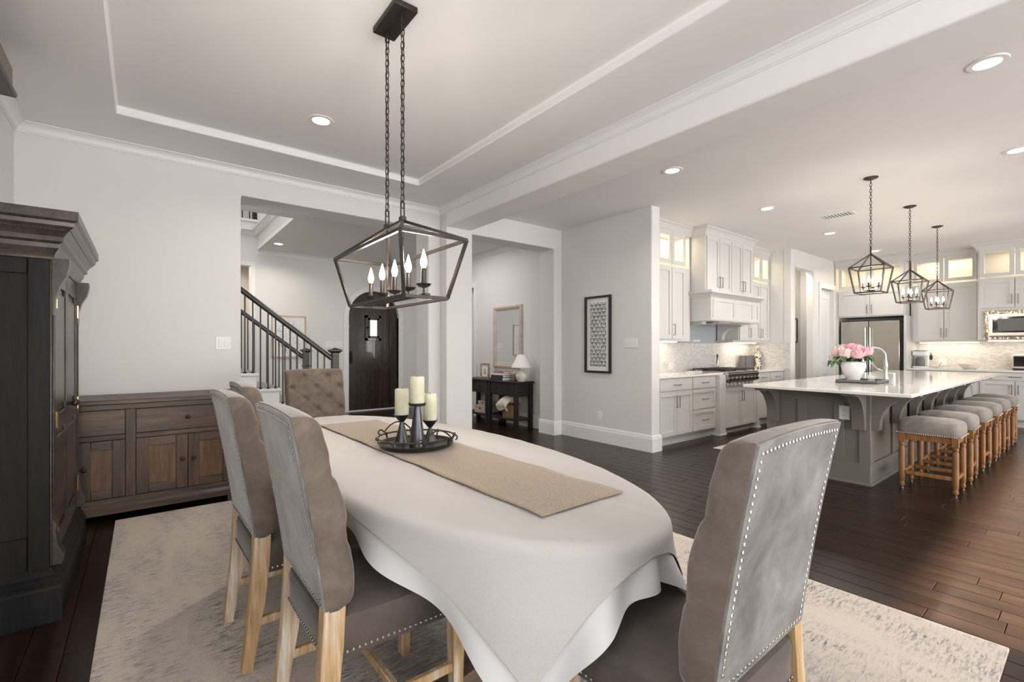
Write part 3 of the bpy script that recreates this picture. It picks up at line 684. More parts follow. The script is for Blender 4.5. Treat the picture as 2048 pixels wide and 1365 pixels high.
# under-cabinet light strips on the hood side and fridge side
def strip(loc, W, rz, en, label):
    s = tag(MB().box((-W / 2, -0.02, -0.012), (W / 2, 0.02, 0.0), 0.002).obj('light_strip', MT['strip']), label, 'light')
    s.location = loc; s.rotation_euler = (0, 0, rz)
    l = lamp('strip_light', 'AREA', (0, 0, 0), (0, 0, 0), en, (1.0, 0.84, 0.62), W, 0.03); l.parent = s; l.location = (0, 0, -0.02)
strip((5.75, 3.97, 1.388), 1.0, 0, 1.4, 'under-cabinet light strip next to the picture wall')
strip((8.35, 3.97, 1.388), 0.9, 0, 1.4, 'under-cabinet light strip near the alcove side wall')
strip((11.62, 1.78, 1.398), 0.8, PI / 2, 1.4, 'under-cabinet light strip above the coffee maker')
strip((11.50, 0.85, 1.420), 0.8, PI / 2, 1.4, 'under-cabinet light strip below the microwave')

# ---- fridge wall (local x runs towards -y, fronts face -x)
RZ = -PI / 2
XT, XU, XB = 11.05, 11.36, 11.13
fcab = cabinet('fridge_cabinet', 'white cabinet above the refrigerator with lit glass doors on top', (XT, 3.405, 0), RZ, 1.12, XF - XT, 1.90, 2.96,
        [('door', 0.07, 0.585, 1.92, 2.40, 'rb'), ('door', 0.59, 1.105, 1.92, 2.40, 'lb'), ('glass', 0.07, 0.585, 2.46, 2.93), ('glass', 0.59, 1.105, 2.46, 2.93)], cavity=2.44)
for (a, b) in ((0.0, 0.065), (1.10, 1.14)): MB().box((a, 0, 0), (b, XF - XT - 0.022, 1.90)).obj('side_panel', MT['cab'], fcab, smooth=False)
cabinet('upper_cabinet', 'tall white two-door upper cabinet above the coffee maker', (XU, 2.262, 0), RZ, 0.90, XF - XU, 1.415, 2.96,
        [('door', 0.03, 0.46, 1.44, 2.43, 'rb'), ('door', 0.465, 0.89, 1.44, 2.43, 'lb'), ('glass', 0.03, 0.46, 2.49, 2.93), ('glass', 0.465, 0.89, 2.49, 2.93)], cavity=2.46)
cabinet('microwave_cabinet', 'white tall wall cabinet built around the microwave with lit glass doors', (XT + 0.05, 1.335, 0), RZ, 1.75, XF - XT - 0.05, 1.43, 2.99,
        [('door', 0.02, 0.43, 1.96, 2.43, 'rb'), ('door', 0.435, 0.85, 1.96, 2.43, 'lb'), ('glass', 0.02, 0.43, 2.48, 2.95), ('glass', 0.435, 0.85, 2.48, 2.95), ('door', 0.86, 1.73, 1.45, 2.95)], cavity=2.46)
tag(sweep(MB(), [(o, z) for (o, z) in kc], [(XT + 0.05, -0.40), (XT + 0.05, 1.335), (XU - 0.01, 1.335), (XU - 0.01, 2.265), (XT, 2.265), (XT, 3.40)]).obj('crown_moulding', MT['cab'], ang=25), 'white crown moulding along the top of the refrigerator wall cabinets', 'moulding')
# microwave
mw = thing('microwave', 'stainless built-in microwave with wide rippled trim frame', 'microwave', (XT + 0.03, 1.255, 0), RZ)
ring(MB(), 0.0, 0.80, 1.44, 1.91, -0.012, 0.03, 0.065).obj('trim_frame', MT['steel_wavy'], mw, smooth=False)
ring(MB(), 0.055, 0.745, 1.50, 1.85, -0.03, 0.04, 0.045).obj('door_frame', MT['steel'], mw, smooth=False)
MB().box((0.10, -0.025, 1.545), (0.70, -0.015, 1.805)).obj('door_glass', MT['black_glass'], mw, smooth=False)
MB().box((0.16, -0.028, 1.575), (0.56, -0.0255, 1.775)).obj('window_mesh', MT['grey_panel'], mw, smooth=False)
MB().tube([(0.09, -0.03, 1.485), (0.09, -0.06, 1.485), (0.71, -0.06, 1.485), (0.71, -0.03, 1.485)], 0.009).obj('handle', MT['steel'], mw)
# refrigerator
fr = thing('refrigerator', 'stainless french-door refrigerator between white panels', 'refrigerator', (XT + 0.03, 3.32, 0), RZ)
MB().box((0.0, 0.05, 0.02), (1.0, 0.67, 1.83)).obj('body', MT['black_metal'], fr, smooth=False)
for (a, b) in ((0.02, 0.475), (0.481, 0.955)): MB().box((a, -0.03, 0.72), (b, 0.05, 1.82), 0.008).obj('door', MT['steel'], fr)
MB().box((0.02, -0.03, 0.10), (0.955, 0.05, 0.71), 0.008).obj('freezer_drawer', MT['steel'], fr)
for xx in (0.44, 0.516): MB().tube([(xx, -0.03, 1.70), (xx, -0.085, 1.69), (xx, -0.085, 0.84), (xx, -0.03, 0.83)], 0.016).obj('door_handle', MT['steel'], fr)
MB().tube([(0.10, -0.03, 0.64), (0.11, -0.085, 0.64), (0.87, -0.085, 0.64), (0.88, -0.03, 0.64)], 0.014).obj('drawer_handle', MT['steel'], fr)
# base run on the fridge wall
cabinet('base_cabinet', 'white base cabinet below the coffee maker counter', (XB, 2.262, 0), RZ, 0.94, XF - XB, 0, CC - 0.03,
        [('slab', 0.02, 0.46, 0.72, 0.885, 'h'), ('slab', 0.47, 0.92, 0.72, 0.885, 'h'), ('door', 0.02, 0.46, 0.13, 0.71, 'rt'), ('door', 0.47, 0.92, 0.13, 0.71, 'lt')], toe=0.115)
cabinet('base_cabinet', 'white base cabinet below the microwave at the right edge', (XB, 1.32, 0), RZ, 1.74, XF - XB, 0, CC - 0.03,
        [('slab', 0.01, 0.83, 0.76, 0.885, 'h'), ('door', 0.01, 0.415, 0.13, 0.75, 'rt'), ('door', 0.42, 0.83, 0.13, 0.75, 'lt'), ('slab', 0.84, 1.73, 0.76, 0.885, 'h'), ('door', 0.84, 1.73, 0.13, 0.75)], toe=0.115)
tag(MB().box((XB - 0.03, -0.42, CC - 0.03), (XF - 0.013, 2.262, CC), 0.004).obj('countertop', MT['quartz']), 'white quartz countertop along the refrigerator wall', 'countertop')

# ---- counter items
k = thing('coffee_maker', 'white drip coffee maker on the refrigerator wall counter', 'coffee maker', (11.50, 2.15, CC))
MB().box((-0.11, -0.10, 0), (0.11, 0.10, 0.03), 0.008).obj('base', MT['plastic_white'], k)
MB().box((0.03, -0.10, 0.03), (0.11, 0.10, 0.31), 0.008).obj('column', MT['plastic_white'], k)
MB().box((-0.11, -0.10, 0.23), (0.031, 0.10, 0.31), 0.008).obj('brew_head', MT['plastic_white'], k)
MB().box((-0.10, -0.085, 0.31), (0.10, 0.085, 0.325), 0.004).obj('lid', MT['steel_dark'], k)
MB().lathe([(0.0, 0.03), (0.062, 0.03), (0.070, 0.06), (0.068, 0.15), (0.055, 0.19), (0.05, 0.20), (0, 0.20)], 18, (-0.035, 0, 0)).obj('carafe', MT['grey_panel'], k)
tag(MB().tube([(11.60, 2.03, CC + 0.03), (11.58, 1.99, CC + 0.012), (11.62, 1.94, CC + 0.01), (11.68, 1.92, CC + 0.02), (11.72, 1.91, CC + 0.08), (11.75, 1.90, CC + 0.105)], 0.004, 6).obj('power_cord', MT['black_metal']), 'black power cord running from coffee maker to wall outlet', 'cord')
b_ = thing('serving_bowl', 'white scalloped oval bowl on the refrigerator wall counter', 'bowl', (11.40, 1.47, CC))
def bowlf(u, v):
    a = 2 * PI * u; rr = (0.07 + 0.09 * v ** 0.7) * (1 + 0.05 * math.cos(10 * a) * v); return (rr * math.cos(a) * 0.7, rr * math.sin(a), 0.09 * v ** 1.3)
def bowli(u, v):
    p = bowlf(u, v); return (p[0] * 0.94, p[1] * 0.94, p[2] * 0.93 + 0.006)
MB().grid(40, 8, bowlf, True).grid(40, 8, bowli, True).obj('shell', MT['ceramic_cream'], b_, fix=False)
MB().lathe([(0, 0), (0.06, 0), (0.06, 0.01), (0, 0.01)], 20).obj('foot_ring', MT['ceramic_cream'], b_)
to = thing('toaster_oven', 'small stainless toaster oven at the right edge of the counter', 'toaster oven', (11.50, 0.80, CC), RZ)
MB().box((-0.18, -0.02, 0.02), (0.22, 0.28, 0.26), 0.008).obj('body', MT['steel'], to)
MB().box((-0.15, -0.026, 0.06), (0.12, -0.02, 0.23)).obj('glass_door', MT['black_glass'], to, smooth=False)
MB().box((-0.16, -0.05, 0.0), (0.14, 0.2, 0.02)).obj('crumb_tray', MT['black_metal'], to, smooth=False)
for zz in (0.08, 0.14, 0.20): MB().lathe([(0, 0), (0.016, 0), (0.014, 0.02), (0, 0.02)], 10, M=Matrix.Translation((0.17, -0.02, zz)) @ Matrix.Rotation(PI / 2, 4, 'X')).obj('knob', MT['black_metal'], to)
kb = thing('wall_plaque', 'dark oval ornament hung on the splashback beside the coffee maker', 'ornament', (XF - 0.013, 2.045, 1.12))
MB().ball((-0.012, 0, 0), 0.025, 12, 8, (0.4, 1, 2.2)).obj('oval_plate', MT['dark_knob'], kb)
MB().tube([(0, 0, 0.05), (-0.01, 0.012, 0.075), (-0.01, 0, 0.085), (-0.01, -0.012, 0.075), (0, 0, 0.05)], 0.003, 6).obj('hanger', MT['pull'], kb)
# items by the range
bx = thing('recipe_box', 'dark grey square panel box standing right of the range', 'box', (8.36, 3.98, CC))
MB().box((0, 0, 0), (0.42, 0.07, 0.235), 0.006).obj('body', MT['grey_panel'], bx)
MB().box((0.10, -0.006, 0.01), (0.105, 0.0, 0.225)).obj('seam', MT['black_metal'], bx, smooth=False)
bt = thing('bottle', 'tall bottle with brown and white mottled pattern near the alcove wall', 'bottle', (8.83, 3.93, CC))
t = NT('mottled'); t.set(rough=0.3); t.col(t.ramp(t.noise(t.coord(), 26, 2, 0.4, 1.0), [(0.47, (0.12, 0.07, 0.04)), (0.52, (0.70, 0.66, 0.58))])); MT['mottled'] = t.m
MB().lathe([(0, 0), (0.06, 0), (0.066, 0.02), (0.066, 0.22), (0.055, 0.27), (0.03, 0.30), (0.022, 0.34), (0.024, 0.36), (0, 0.36)], 20).obj('glass_body', MT['mottled'], bt)
MB().lathe([(0, 0.36), (0.02, 0.36), (0.02, 0.385), (0, 0.385)], 12).obj('stopper', MT['box_tan'], bt)
ut = thing('utensil_jar', 'small clear jar with dark wooden spoon behind the range', 'jar', (7.53, 4.03, CC + 0.016))
MB().lathe([(0, 0), (0.035, 0), (0.037, 0.05), (0.034, 0.10), (0.032, 0.10), (0.034, 0.05), (0.032, 0.008), (0, 0.008)], 16).obj('jar_body', MT['clear'], ut)
MB().tube([(0.0, 0, 0.01), (0.02, 0, 0.10), (0.035, 0, 0.18)], [0.006, 0.006, 0.008], 8).ball((0.04, 0, 0.215), 0.03, 10, 6, (0.9, 0.4, 1.3)).obj('spoon', MT['dark_knob'], ut)
MB().box((0.05, -0.03, -0.0), (0.12, 0.03, 0.07), 0.01).obj('salt_box', MT['ceramic_cream'], ut)
tag(MB().box((6.36, 3.80, CC), (6.70, 3.88, CC + 0.018), 0.006).obj('spoon_rest', MT['ceramic_cream']), 'cream spoon rest lying on the counter left of the range', 'spoon rest')
def outlet(name, label, cat, loc, rz, W, Hh, nsw, rocker=True, group=None):
    o = thing(name, label, cat, loc, rz, group)
    MB().box((-W / 2, -0.006, -Hh / 2), (W / 2, 0, Hh / 2), 0.003).obj('cover_plate', MT['plastic_white'], o)
    for i in range(nsw):
        cxx = (i - (nsw - 1) / 2) * 0.046
        if rocker:
            s_ = MB().box((cxx - 0.016, -0.010, -0.033), (cxx + 0.016, -0.005, 0.033), 0.002).obj('rocker', MT['trim'], o)
        else:
            for zz in (-0.022, 0.022):
                s_ = MB().box((cxx - 0.016, -0.008, zz - 0.015), (cxx + 0.016, -0.005, zz + 0.015), 0.002).obj('socket', MT['plastic_white'], o)
                MB().box((cxx - 0.007, -0.0085, zz - 0.006), (cxx - 0.005, -0.0078, zz + 0.006)).obj('slot', MT['black_metal'], s_, smooth=False)
                MB().box((cxx + 0.005, -0.0085, zz - 0.006), (cxx + 0.007, -0.0078, zz + 0.006)).obj('slot', MT['black_metal'], s_, smooth=False)
    return o
outlet('wall_outlet', 'white outlet plate on the mosaic splashback left of the range', 'outlet', (6.32, YH - 0.012, 1.02), 0, 0.12, 0.115, 2, False)
outlet('wall_outlet', 'white outlet plate on the splashback beside the coffee maker', 'outlet', (XF - 0.012, 1.885, 1.03), RZ, 0.12, 0.115, 2, False)
outlet('wall_outlet', 'white outlet on the splashback behind the wooden spoon jar', 'outlet', (7.72, YH - 0.016, 1.02), 0, 0.075, 0.115, 1, False)
outlet('light_switch', 'white four-gang switch plate on the wall beside the framed print', 'light switch', (XP, 3.777, 1.355), RZ, 0.21, 0.118, 4)
outlet('wall_outlet', 'white outlet low on the wall below the framed print', 'outlet', (XP, 4.30, 0.37), RZ, 0.075, 0.118, 1, False)
outlet('light_switch', 'white two-gang switch plate on the dining wall above the sideboard', 'light switch', (0.603, YB, 1.335), 0, 0.125, 0.125, 2)
outlet('light_switch', 'white switch plate left of the arched door, next to its twin nearer the door', 'light switch', (2.88, YD, 1.365), 0, 0.17, 0.125, 3)
outlet('light_switch', 'white switch plate nearest the arched door', 'light switch', (3.06, YD, 1.365), 0, 0.16, 0.125, 3)

# ---- island
IX0, IX1, IY0, IY1, IZ = 4.83, 10.09, 0.953, 2.30, 0.915
BX0, BX1, BY0, BY1 = 5.31, 9.75, 1.35, 2.27
I = thing('kitchen_island', 'long grey panelled kitchen island with curved corbels', 'kitchen island', (0, 0, 0))
MB().box((BX0 + 0.02, BY0 + 0.02, 0), (BX1, BY1, IZ - 0.03)).obj('body', MT['isl'], I, smooth=False)
# panelled end (faces -x) and panelled long side (faces -y)
def rails(pl, u0, u1, cuts, nm):
    def add(a, b, c, d):
        if pl == 'x': MB().box((BX0, a, c), (BX0 + 0.021, b, d), 0.002).obj(nm, MT['isl'], I)
        else: MB().box((a, BY0, c), (b, BY0 + 0.021, d), 0.002).obj(nm, MT['isl'], I)
    add(u0, u1, 0.0, 0.20); add(u0, u1, IZ - 0.15, IZ - 0.03)
    for cte in cuts: add(cte - 0.045, cte + 0.045, 0.20, IZ - 0.15)
rails('x', BY0, BY1, (BY0 + 0.045, 1.60, 1.925, BY1 - 0.045), 'end_stile')
nP = 6; step = (BX1 - BX0 - 0.09) / nP
rails('y', BX0 + 0.0215, BX1, [BX0 + 0.067 + step * q for q in range(nP + 1)], 'side_stile')
sweep(MB(), [(0, 0), (0.014, 0), (0.014, 0.012), (0.006, 0.022), (0, 0.022)], [(BX1, BY0), (BX0, BY0), (BX0, BY1)]).obj('base_shoe', MT['isl'], I, ang=25)
def corbel_poly(o, b):   # profile in (out, z)
    zt = IZ - 0.03; R_ = 0.27
    return [(0, zt), (0, b), (0.055, b)] + [(0.06 + R_ * (1 - math.cos(a)), b + 0.04 + (zt - 0.03 - b - 0.04) * math.sin(a)) for a in [PI / 2 * i / 12 for i in range(13)]] + [(o, zt - 0.03), (o, zt)]
for q in range(7):
    xx = BX0 + 0.03 + 0.685 * q
    p = [(BY0 - a, z) for (a, z) in corbel_poly(0.35, 0.52)]
    MB().prism(p, xx, xx + 0.10, 'yz').obj('corbel', MT['isl'], I, ang=25)
for yy in (BY0 + 0.03, BY1 - 0.13):
    p = [(BX0 - a, z) for (a, z) in corbel_poly(0.35, 0.52)]
    MB().prism(p, yy, yy + 0.10, 'xz').obj('corbel', MT['isl'], I, ang=25)
tag(MB().box((IX0, IY0, IZ - 0.03), (IX1, IY1, IZ), 0.005).obj('countertop', MT['quartz']), 'polished white quartz top of the long kitchen island', 'countertop')
outlet('wall_outlet', 'white outlet on the grey end panel of the kitchen island', 'outlet', (BX0 - 0.0, 1.555, 0.665), RZ, 0.09, 0.135, 1, False)
# sink faucet and dispensers
fa = thing('kitchen_faucet', 'brushed nickel gooseneck faucet on the island beside the peonies', 'faucet', (6.95, 1.62, IZ))
MB().lathe([(0, 0), (0.032, 0), (0.030, 0.02), (0.022, 0.05), (0.022, 0.14), (0.026, 0.15), (0.024, 0.19), (0.014, 0.24), (0, 0.24)], 18).obj('body', MT['steel'], fa)
R2 = 0.10
pts = [(0, 0, 0.22), (0, 0, 0.28)] + [(-0.05 * (1 - math.cos(a)), R2 * (1 - math.cos(a)), 0.28 + R2 * math.sin(a)) for a in [PI * i / 14 for i in range(15)]] + [(-0.10, 2 * R2, 0.24)]
MB().tube(pts, 0.012, 10).obj('spout', MT['steel'], fa)
MB().tube([(-0.10, 2 * R2, 0.25), (-0.10, 2 * R2, 0.16)], [0.015, 0.019], 12).obj('spray_head', MT['steel'], fa)
MB().tube([(0, 0.02, 0.10), (-0.03, 0.07, 0.12), (-0.06, 0.13, 0.20)], [0.012, 0.010, 0.007], 8).obj('lever', MT['steel'], fa)
sd = thing('soap_dispenser', 'small nickel soap dispenser right of the island faucet', 'soap dispenser', (7.05, 1.565, IZ))
MB().lathe([(0, 0), (0.02, 0), (0.018, 0.05), (0.016, 0.075), (0, 0.08)], 14).obj('body', MT['nail'], sd)
MB().tube([(0, 0, 0.07), (-0.03, 0.05, 0.075)], 0.006, 8).obj('nozzle', MT['nail'], sd)
# tray, vase, peonies, glass ornaments
ty = thing('serving_tray', 'dark wooden serving tray holding vase on the island', 'tray', (6.12, 1.63, IZ), 0.02)
m = MB(); tw, tl = 0.22, 0.185
MB().box((-tw, -tl, 0.0), (tw, tl, 0.012)).obj('tray_floor', MT['espresso'], ty, smooth=False)
for (a, b) in (((-tw, -tl), (tw, -tl + 0.015)), ((-tw, tl - 0.015), (tw, tl)), ((-tw, -tl + 0.015), (-tw + 0.015, tl - 0.015)), ((tw - 0.015, -tl + 0.015), (tw, tl - 0.015))):
    MB().box((a[0], a[1], 0.0), (b[0], b[1], 0.035), 0.003).obj('tray_rim', MT['grey_panel'], ty)
va = thing('vase', 'white ceramic vase with embossed diamond pattern holding peonies', 'vase', (6.05, 1.69, IZ + 0.012))
VP = [(0, 0), (0.055, 0), (0.058, 0.008), (0.062, 0.03), (0.085, 0.08), (0.108, 0.14), (0.114, 0.175), (0.106, 0.205), (0.095, 0.215), (0.090, 0.215), (0.10, 0.20), (0.105, 0.17), (0.06, 0.05), (0, 0.03)]
def vasef(u, v):
    s_ = v * (len(VP) - 1); i = min(len(VP) - 2, int(s_)); f_ = s_ - i
    rr = VP[i][0] * (1 - f_) + VP[i + 1][0] * f_; zz = VP[i][1] * (1 - f_) + VP[i + 1][1] * f_
    if i < 8: rr *= 1 + 0.012 * math.cos(12 * 2 * PI * u + zz * 60) * math.cos(12 * 2 * PI * u - zz * 60)
    return (rr * math.cos(2 * PI * u), rr * math.sin(2 * PI * u), zz)
MB().grid(72, 53, vasef, True).obj('body', MT['ceramic'], va, fix=False)
def peony(c, R, mat, label):
    p = thing('peony', label, 'flower', c, group='pink peonies in the white vase')
    for (n, rr, el0, el1, wd) in ((8, 1.0, -0.9, 0.35, 0.62), (8, 0.93, -0.5, 0.75, 0.60), (7, 0.82, -0.1, 1.05, 0.62), (5, 0.62, 0.2, 1.35, 0.75)):
        for i in range(n):
            az0 = 2 * PI * i / n + rr * 5; q = random.uniform(0, 6.28); fl_ = random.uniform(-0.10, 0.16); e1 = el1 + random.uniform(-0.15, 0.15)
            def fn(u, v):
                az = az0 + (u - 0.5) * 2 * wd * (0.45 + 0.55 * math.sin(PI * (0.12 + 0.76 * v)))
                el = el0 + (e1 - el0) * v
                r_ = R * (rr + fl_ * v + 0.16 * v ** 3 + 0.11 * v * v * math.sin(13 * u + q) - 0.06 * (abs(u - 0.5) * 2) ** 2)
                return (r_ * math.cos(el) * math.cos(az), r_ * math.cos(el) * math.sin(az), r_ * 0.9 * math.sin(el))
            MB().grid(7, 6, fn).obj('petal', mat, p, fix=False)
    MB().ball((0, 0, 0), R * 0.5, 10, 6).obj('heart', mat, p)
    return p
vx, vy, vz = va.location
PE = [(-0.02, -0.01, 0.345, 0.075, 'pink'), (-0.05, 0.115, 0.315, 0.075, 'pink_pale'), (0.05, 0.09, 0.345, 0.07, 'pink_pale'), (0.02, -0.10, 0.32, 0.068, 'pink'), (-0.07, -0.05, 0.295, 0.065, 'pink'), (-0.09, 0.05, 0.30, 0.068, 'pink_pale'), (0.085, -0.02, 0.31, 0.065, 'pink_pale'), (-0.03, 0.165, 0.255, 0.05, 'pink_pale')]
LB = ['large deep pink peony at the top of the vase bouquet', 'pale pink peony at the left shoulder of the bouquet', 'pale pink peony at the back of the bouquet near the top', 'deep pink peony at the right side of the bouquet', 'deep pink peony at the lower front of the bouquet', 'pale pink peony front left above the vase rim', 'pale pink peony at the back right of the bouquet', 'small drooping pale pink peony at the far left of the bouquet']
for (a, b, c, R_, mt), lb in zip(PE, LB):
    p = peony((vx + a, vy + b, vz + c), R_, MT[mt], lb)
    MB().tube([(0, 0, 0), (-a * 0.4, -b * 0.4, -0.06), (-a * 0.85, -b * 0.85, 0.19 - c)], 0.004, 6).obj('stem', MT['leaf'], p)
    for i in range(5):
        an = random.random() * 6.28; L = random.uniform(0.08, 0.12); dz = random.uniform(-0.045, -0.02)
        def lf(u, v, an=an, L=L, dz=dz):
            s_ = v; wv = 0.025 * math.sin(PI * (0.08 + 0.9 * v)); o_ = (u - 0.5) * 2 * wv
            rr = 0.015 + L * s_
            return (rr * math.cos(an) - o_ * math.sin(an), rr * math.sin(an) + o_ * math.cos(an), dz - 0.05 * s_ ** 2 * 1.5 + abs(u - 0.5) * 0.012)
        MB().grid(3, 7, lf).obj('leaf', MT['leaf'], p, fix=False)
for (a, b, s_, lb) in ((0.02, -0.07, 1.0, 'clear faceted glass ornament on the tray next to the vase'), (-0.06, -0.10, 1.2, 'larger clear faceted glass ornament at the front of the tray')):
    o = tag(MB().lathe([(0, 0), (0.028, 0), (0.032, 0.006), (0.022, 0.02), (0.034, 0.045), (0.036, 0.06), (0.03, 0.062), (0.0, 0.03)], 8).obj('glass_ornament', MT['clear'], ang=10), lb, 'ornament')
    o.location = (6.12 + a, 1.63 + b, IZ + 0.0125); o.scale = (s_, s_, s_)
# ---- stools
def make_stool():
    s = thing('bar_stool', '', 'stool')
    hx, hy_ = 0.19, 0.205
    def seat(u, v):
        # rounded cushion, closed tube of sections
        a = 2 * PI * u; cx_, sy_ = math.cos(a), math.sin(a)
        def se(c): return math.copysign(abs(c) ** 0.30, c)
        lv = [(0.0, 0.505), (0.97, 0.505), (1.0, 0.52), (1.0, 0.565), (0.985, 0.60), (0.93, 0.622), (0.7, 0.640), (0.0, 0.648)]
        k_, z = lv[int(round(v * 7))]
        return (hx * 1.07 * k_ * se(cx_), hy_ * 1.07 * k_ * se(sy_), z)
    MB().grid(40, 8, seat, True).obj('seat', MT['linen_stool'], s, fix=True)
    for (a, b) in ((-1, -1), (1, -1), (1, 1), (-1, 1)):
        x_, y_ = a * (hx - 0.022), b * (hy_ - 0.022)
        m = MB().box((x_ - 0.024, y_ - 0.024, 0.42), (x_ + 0.024, y_ + 0.024, 0.505), 0.003)
        m.lathe([(0.0, 0.012), (0.014, 0.012), (0.022, 0.03), (0.017, 0.055), (0.021, 0.06), (0.023, 0.12), (0.023, 0.16), (0.024, 0.30), (0.023, 0.37), (0.017, 0.385), (0.024, 0.40), (0.020, 0.42), (0, 0.42)], 12, (x_, y_, 0))
        lg = m.obj('leg', MT['oak_stool'], s)
        MB().lathe([(0, 0), (0.012, 0), (0.014, 0.012), (0, 0.013)], 10, (x_, y_, 0)).obj('glide', MT['nail'], lg)
    for (p, q) in (((-hx + 0.045, -hy_ + 0.022), (hx - 0.045, -hy_ + 0.022)), ((-hx + 0.045, hy_ - 0.022), (hx - 0.045, hy_ - 0.022)), ((-hx + 0.022, -hy_ + 0.045), (-hx + 0.022, hy_ - 0.045)), ((hx - 0.022, -hy_ + 0.045), (hx - 0.022, hy_ - 0.045))):
        MB().bar((*p, 0.475), (*q, 0.475), 0.022, 0.055, c=0.002).obj('apron', MT['oak_stool'], s)
        MB().bar((*p, 0.145), (*q, 0.145), 0.022, 0.032, c=0.002).obj('stretcher', MT['oak_stool'], s)
    nm = MB()
    for i in range(26):
        for yy in (-1, 1):
            nm.ball((-hx + 0.01 + i * 0.0145, yy * (hy_ * 1.07), 0.512), 0.0045, 6, 4)
            nm.ball((yy * (hx * 1.07), -hy_ + 0.01 + i * 0.0156, 0.512), 0.0045, 6, 4)
    tag(nm.obj('nailhead_trim', MT['nail'], s), kind='stuff')
    return s
st0 = make_stool()
ordn = ['nearest', 'second', 'third', 'fourth', 'fifth', 'farthest']
for i, (sx, rz) in enumerate(((5.70, 0.0), (6.385, 0.02), (7.155, -0.03), (7.89, 0.02), (8.605, -0.02), (9.34, 0.01))):
    o = st0 if i == 0 else copy_tree(st0)
    o.location = (sx, 0.985 + (0, 0, -0.005, -0.015, -0.02, -0.03)[i], 0); o.rotation_euler = (0, 0, rz)
    n_ = ordn[i]
    tag(o, {'nearest': 'oak stool with grey padded seat, nearest of the island row', 'farthest': 'oak stool with grey padded seat, farthest of the island row'}.get(n_, n_ + ' oak stool with grey padded seat, counted from the near end of the island'), 'stool', 'oak stools along the island')
# ---- small mat on the kitchen floor
tag(MB().box((5.75, 2.72, 0), (6.6, 3.12, 0.010), 0.003).obj('floor_mat', MT['throw']), 'small pale mat on the wood floor in front of the range', 'mat')
# ---- pendants over the island
def link_pts(c, half, r, rot):
    pts = []
    for i in range(12):
        a = 2 * PI * i / 12; x_ = r * math.cos(a); z_ = (half - r) * (1 if math.sin(a) > 0 else -1) * (abs(math.sin(a)) > 1e-6) + r * math.sin(a)
        pts.append((c[0] + x_ * math.cos(rot), c[1] + x_ * math.sin(rot), c[2] + z_))
    return pts
def candle_bulb(parent, x_, y_, z_, s_=1.0, name='bulb'):
    return MB().lathe([(0, 0), (0.008 * s_, 0), (0.015 * s_, 0.018 * s_), (0.016 * s_, 0.03 * s_), (0.010 * s_, 0.055 * s_), (0.004 * s_, 0.075 * s_), (0.001 * s_, 0.085 * s_), (0, 0.086 * s_)], 10, (x_, y_, z_)).obj(name, MT['bulb'], parent)
def make_pendant():
    P = thing('pendant_lantern', '', 'pendant light')
    zc, zr, zt, zb = HC, 2.262, 2.118, 1.859     # ceiling, apex, upper square, lower square
    a, b = 0.150, 0.110
    MB().lathe([(0, -0.022), (0.03, -0.022), (0.062, -0.008), (0.066, 0.0), (0, 0.0)], 24, (0, 0, zc)).obj('canopy', MT['bronze'], P)
    cm_ = MB(); z = zc - 0.03; i = 0
    while z > zr + 0.07: cm_.tube(link_pts((0, 0, z - 0.012), 0.020, 0.009, (i % 2) * PI / 2), 0.0025, 6, True); z -= 0.031; i += 1
    tag(cm_.obj('chain', MT['bronze'], P), kind='stuff')
    ring(MB(), -0.016, 0.016, zr, zr + 0.075, -0.004, 0.008, 0.006).obj('top_loop', MT['bronze'], P, smooth=False)
    T4 = [(-a, -a, zt), (a, -a, zt), (a, a, zt), (-a, a, zt)]; B4 = [(-b, -b, zb), (b, -b, zb), (b, b, zb), (-b, b, zb)]
    w_ = 0.012
    for i in range(4):
        MB().bar(T4[i], T4[(i + 1) % 4], w_, w_).obj('upper_bar', MT['bronze'], P, smooth=False)
        MB().bar(B4[i], B4[(i + 1) % 4], w_, w_).obj('lower_bar', MT['bronze'], P, smooth=False)
        MB().bar(T4[i], B4[i], w_, w_).obj('side_bar', MT['bronze'], P, smooth=False)
        MB().bar((0, 0, zr), T4[i], w_, w_).obj('roof_bar', MT['bronze'], P, smooth=False)
    MB().tube([(0, 0, zr), (0, 0, zb + 0.03)], 0.006, 8).obj('stem', MT['bronze'], P)
    MB().lathe([(0, 0), (0.03, 0), (0.035, 0.01), (0.02, 0.02), (0, 0.02)], 14, (0, 0, zb + 0.02)).obj('hub', MT['bronze'], P)
    for (x_, y_) in ((0.065, 0), (-0.065, 0), (0, 0.065), (0, -0.065)):
        MB().tube([(0, 0, zb + 0.03), (x_ * 0.9, y_ * 0.9, zb + 0.03), (x_, y_, zb + 0.04), (x_, y_, zb + 0.06)], 0.005, 6).obj('arm', MT['bronze'], P)
        MB().lathe([(0, 0), (0.008, 0), (0.022, 0.009), (0.022, 0.012), (0, 0.006)], 14, (x_, y_, zb + 0.055)).obj('drip_pan', MT['bronze'], P)
        MB().tube([(x_, y_, zb + 0.06), (x_, y_, zb + 0.105)], 0.008, 10).obj('candle_sleeve', MT['bronze'], P)
        candle_bulb(P, x_, y_, zb + 0.105, 0.8)
    return P
p0 = make_pendant()
for i, (px, ln) in enumerate(((5.91, 'nearest the dining table'), (7.476, 'in the middle of the three'), (9.007, 'farthest from the dining table'))):
    o = p0 if i == 0 else copy_tree(p0)
    o.location = (px, 1.50, 0); tag(o, 'dark bronze cage pendant lantern over the island, ' + ln, 'pendant light', 'lantern pendants over the island')
    l = lamp('pendant_glow', 'POINT', (px, 1.50, 1.98), (0, 0, 0), 12, (1.0, 0.88, 0.74), shadow_soft_size=0.05)
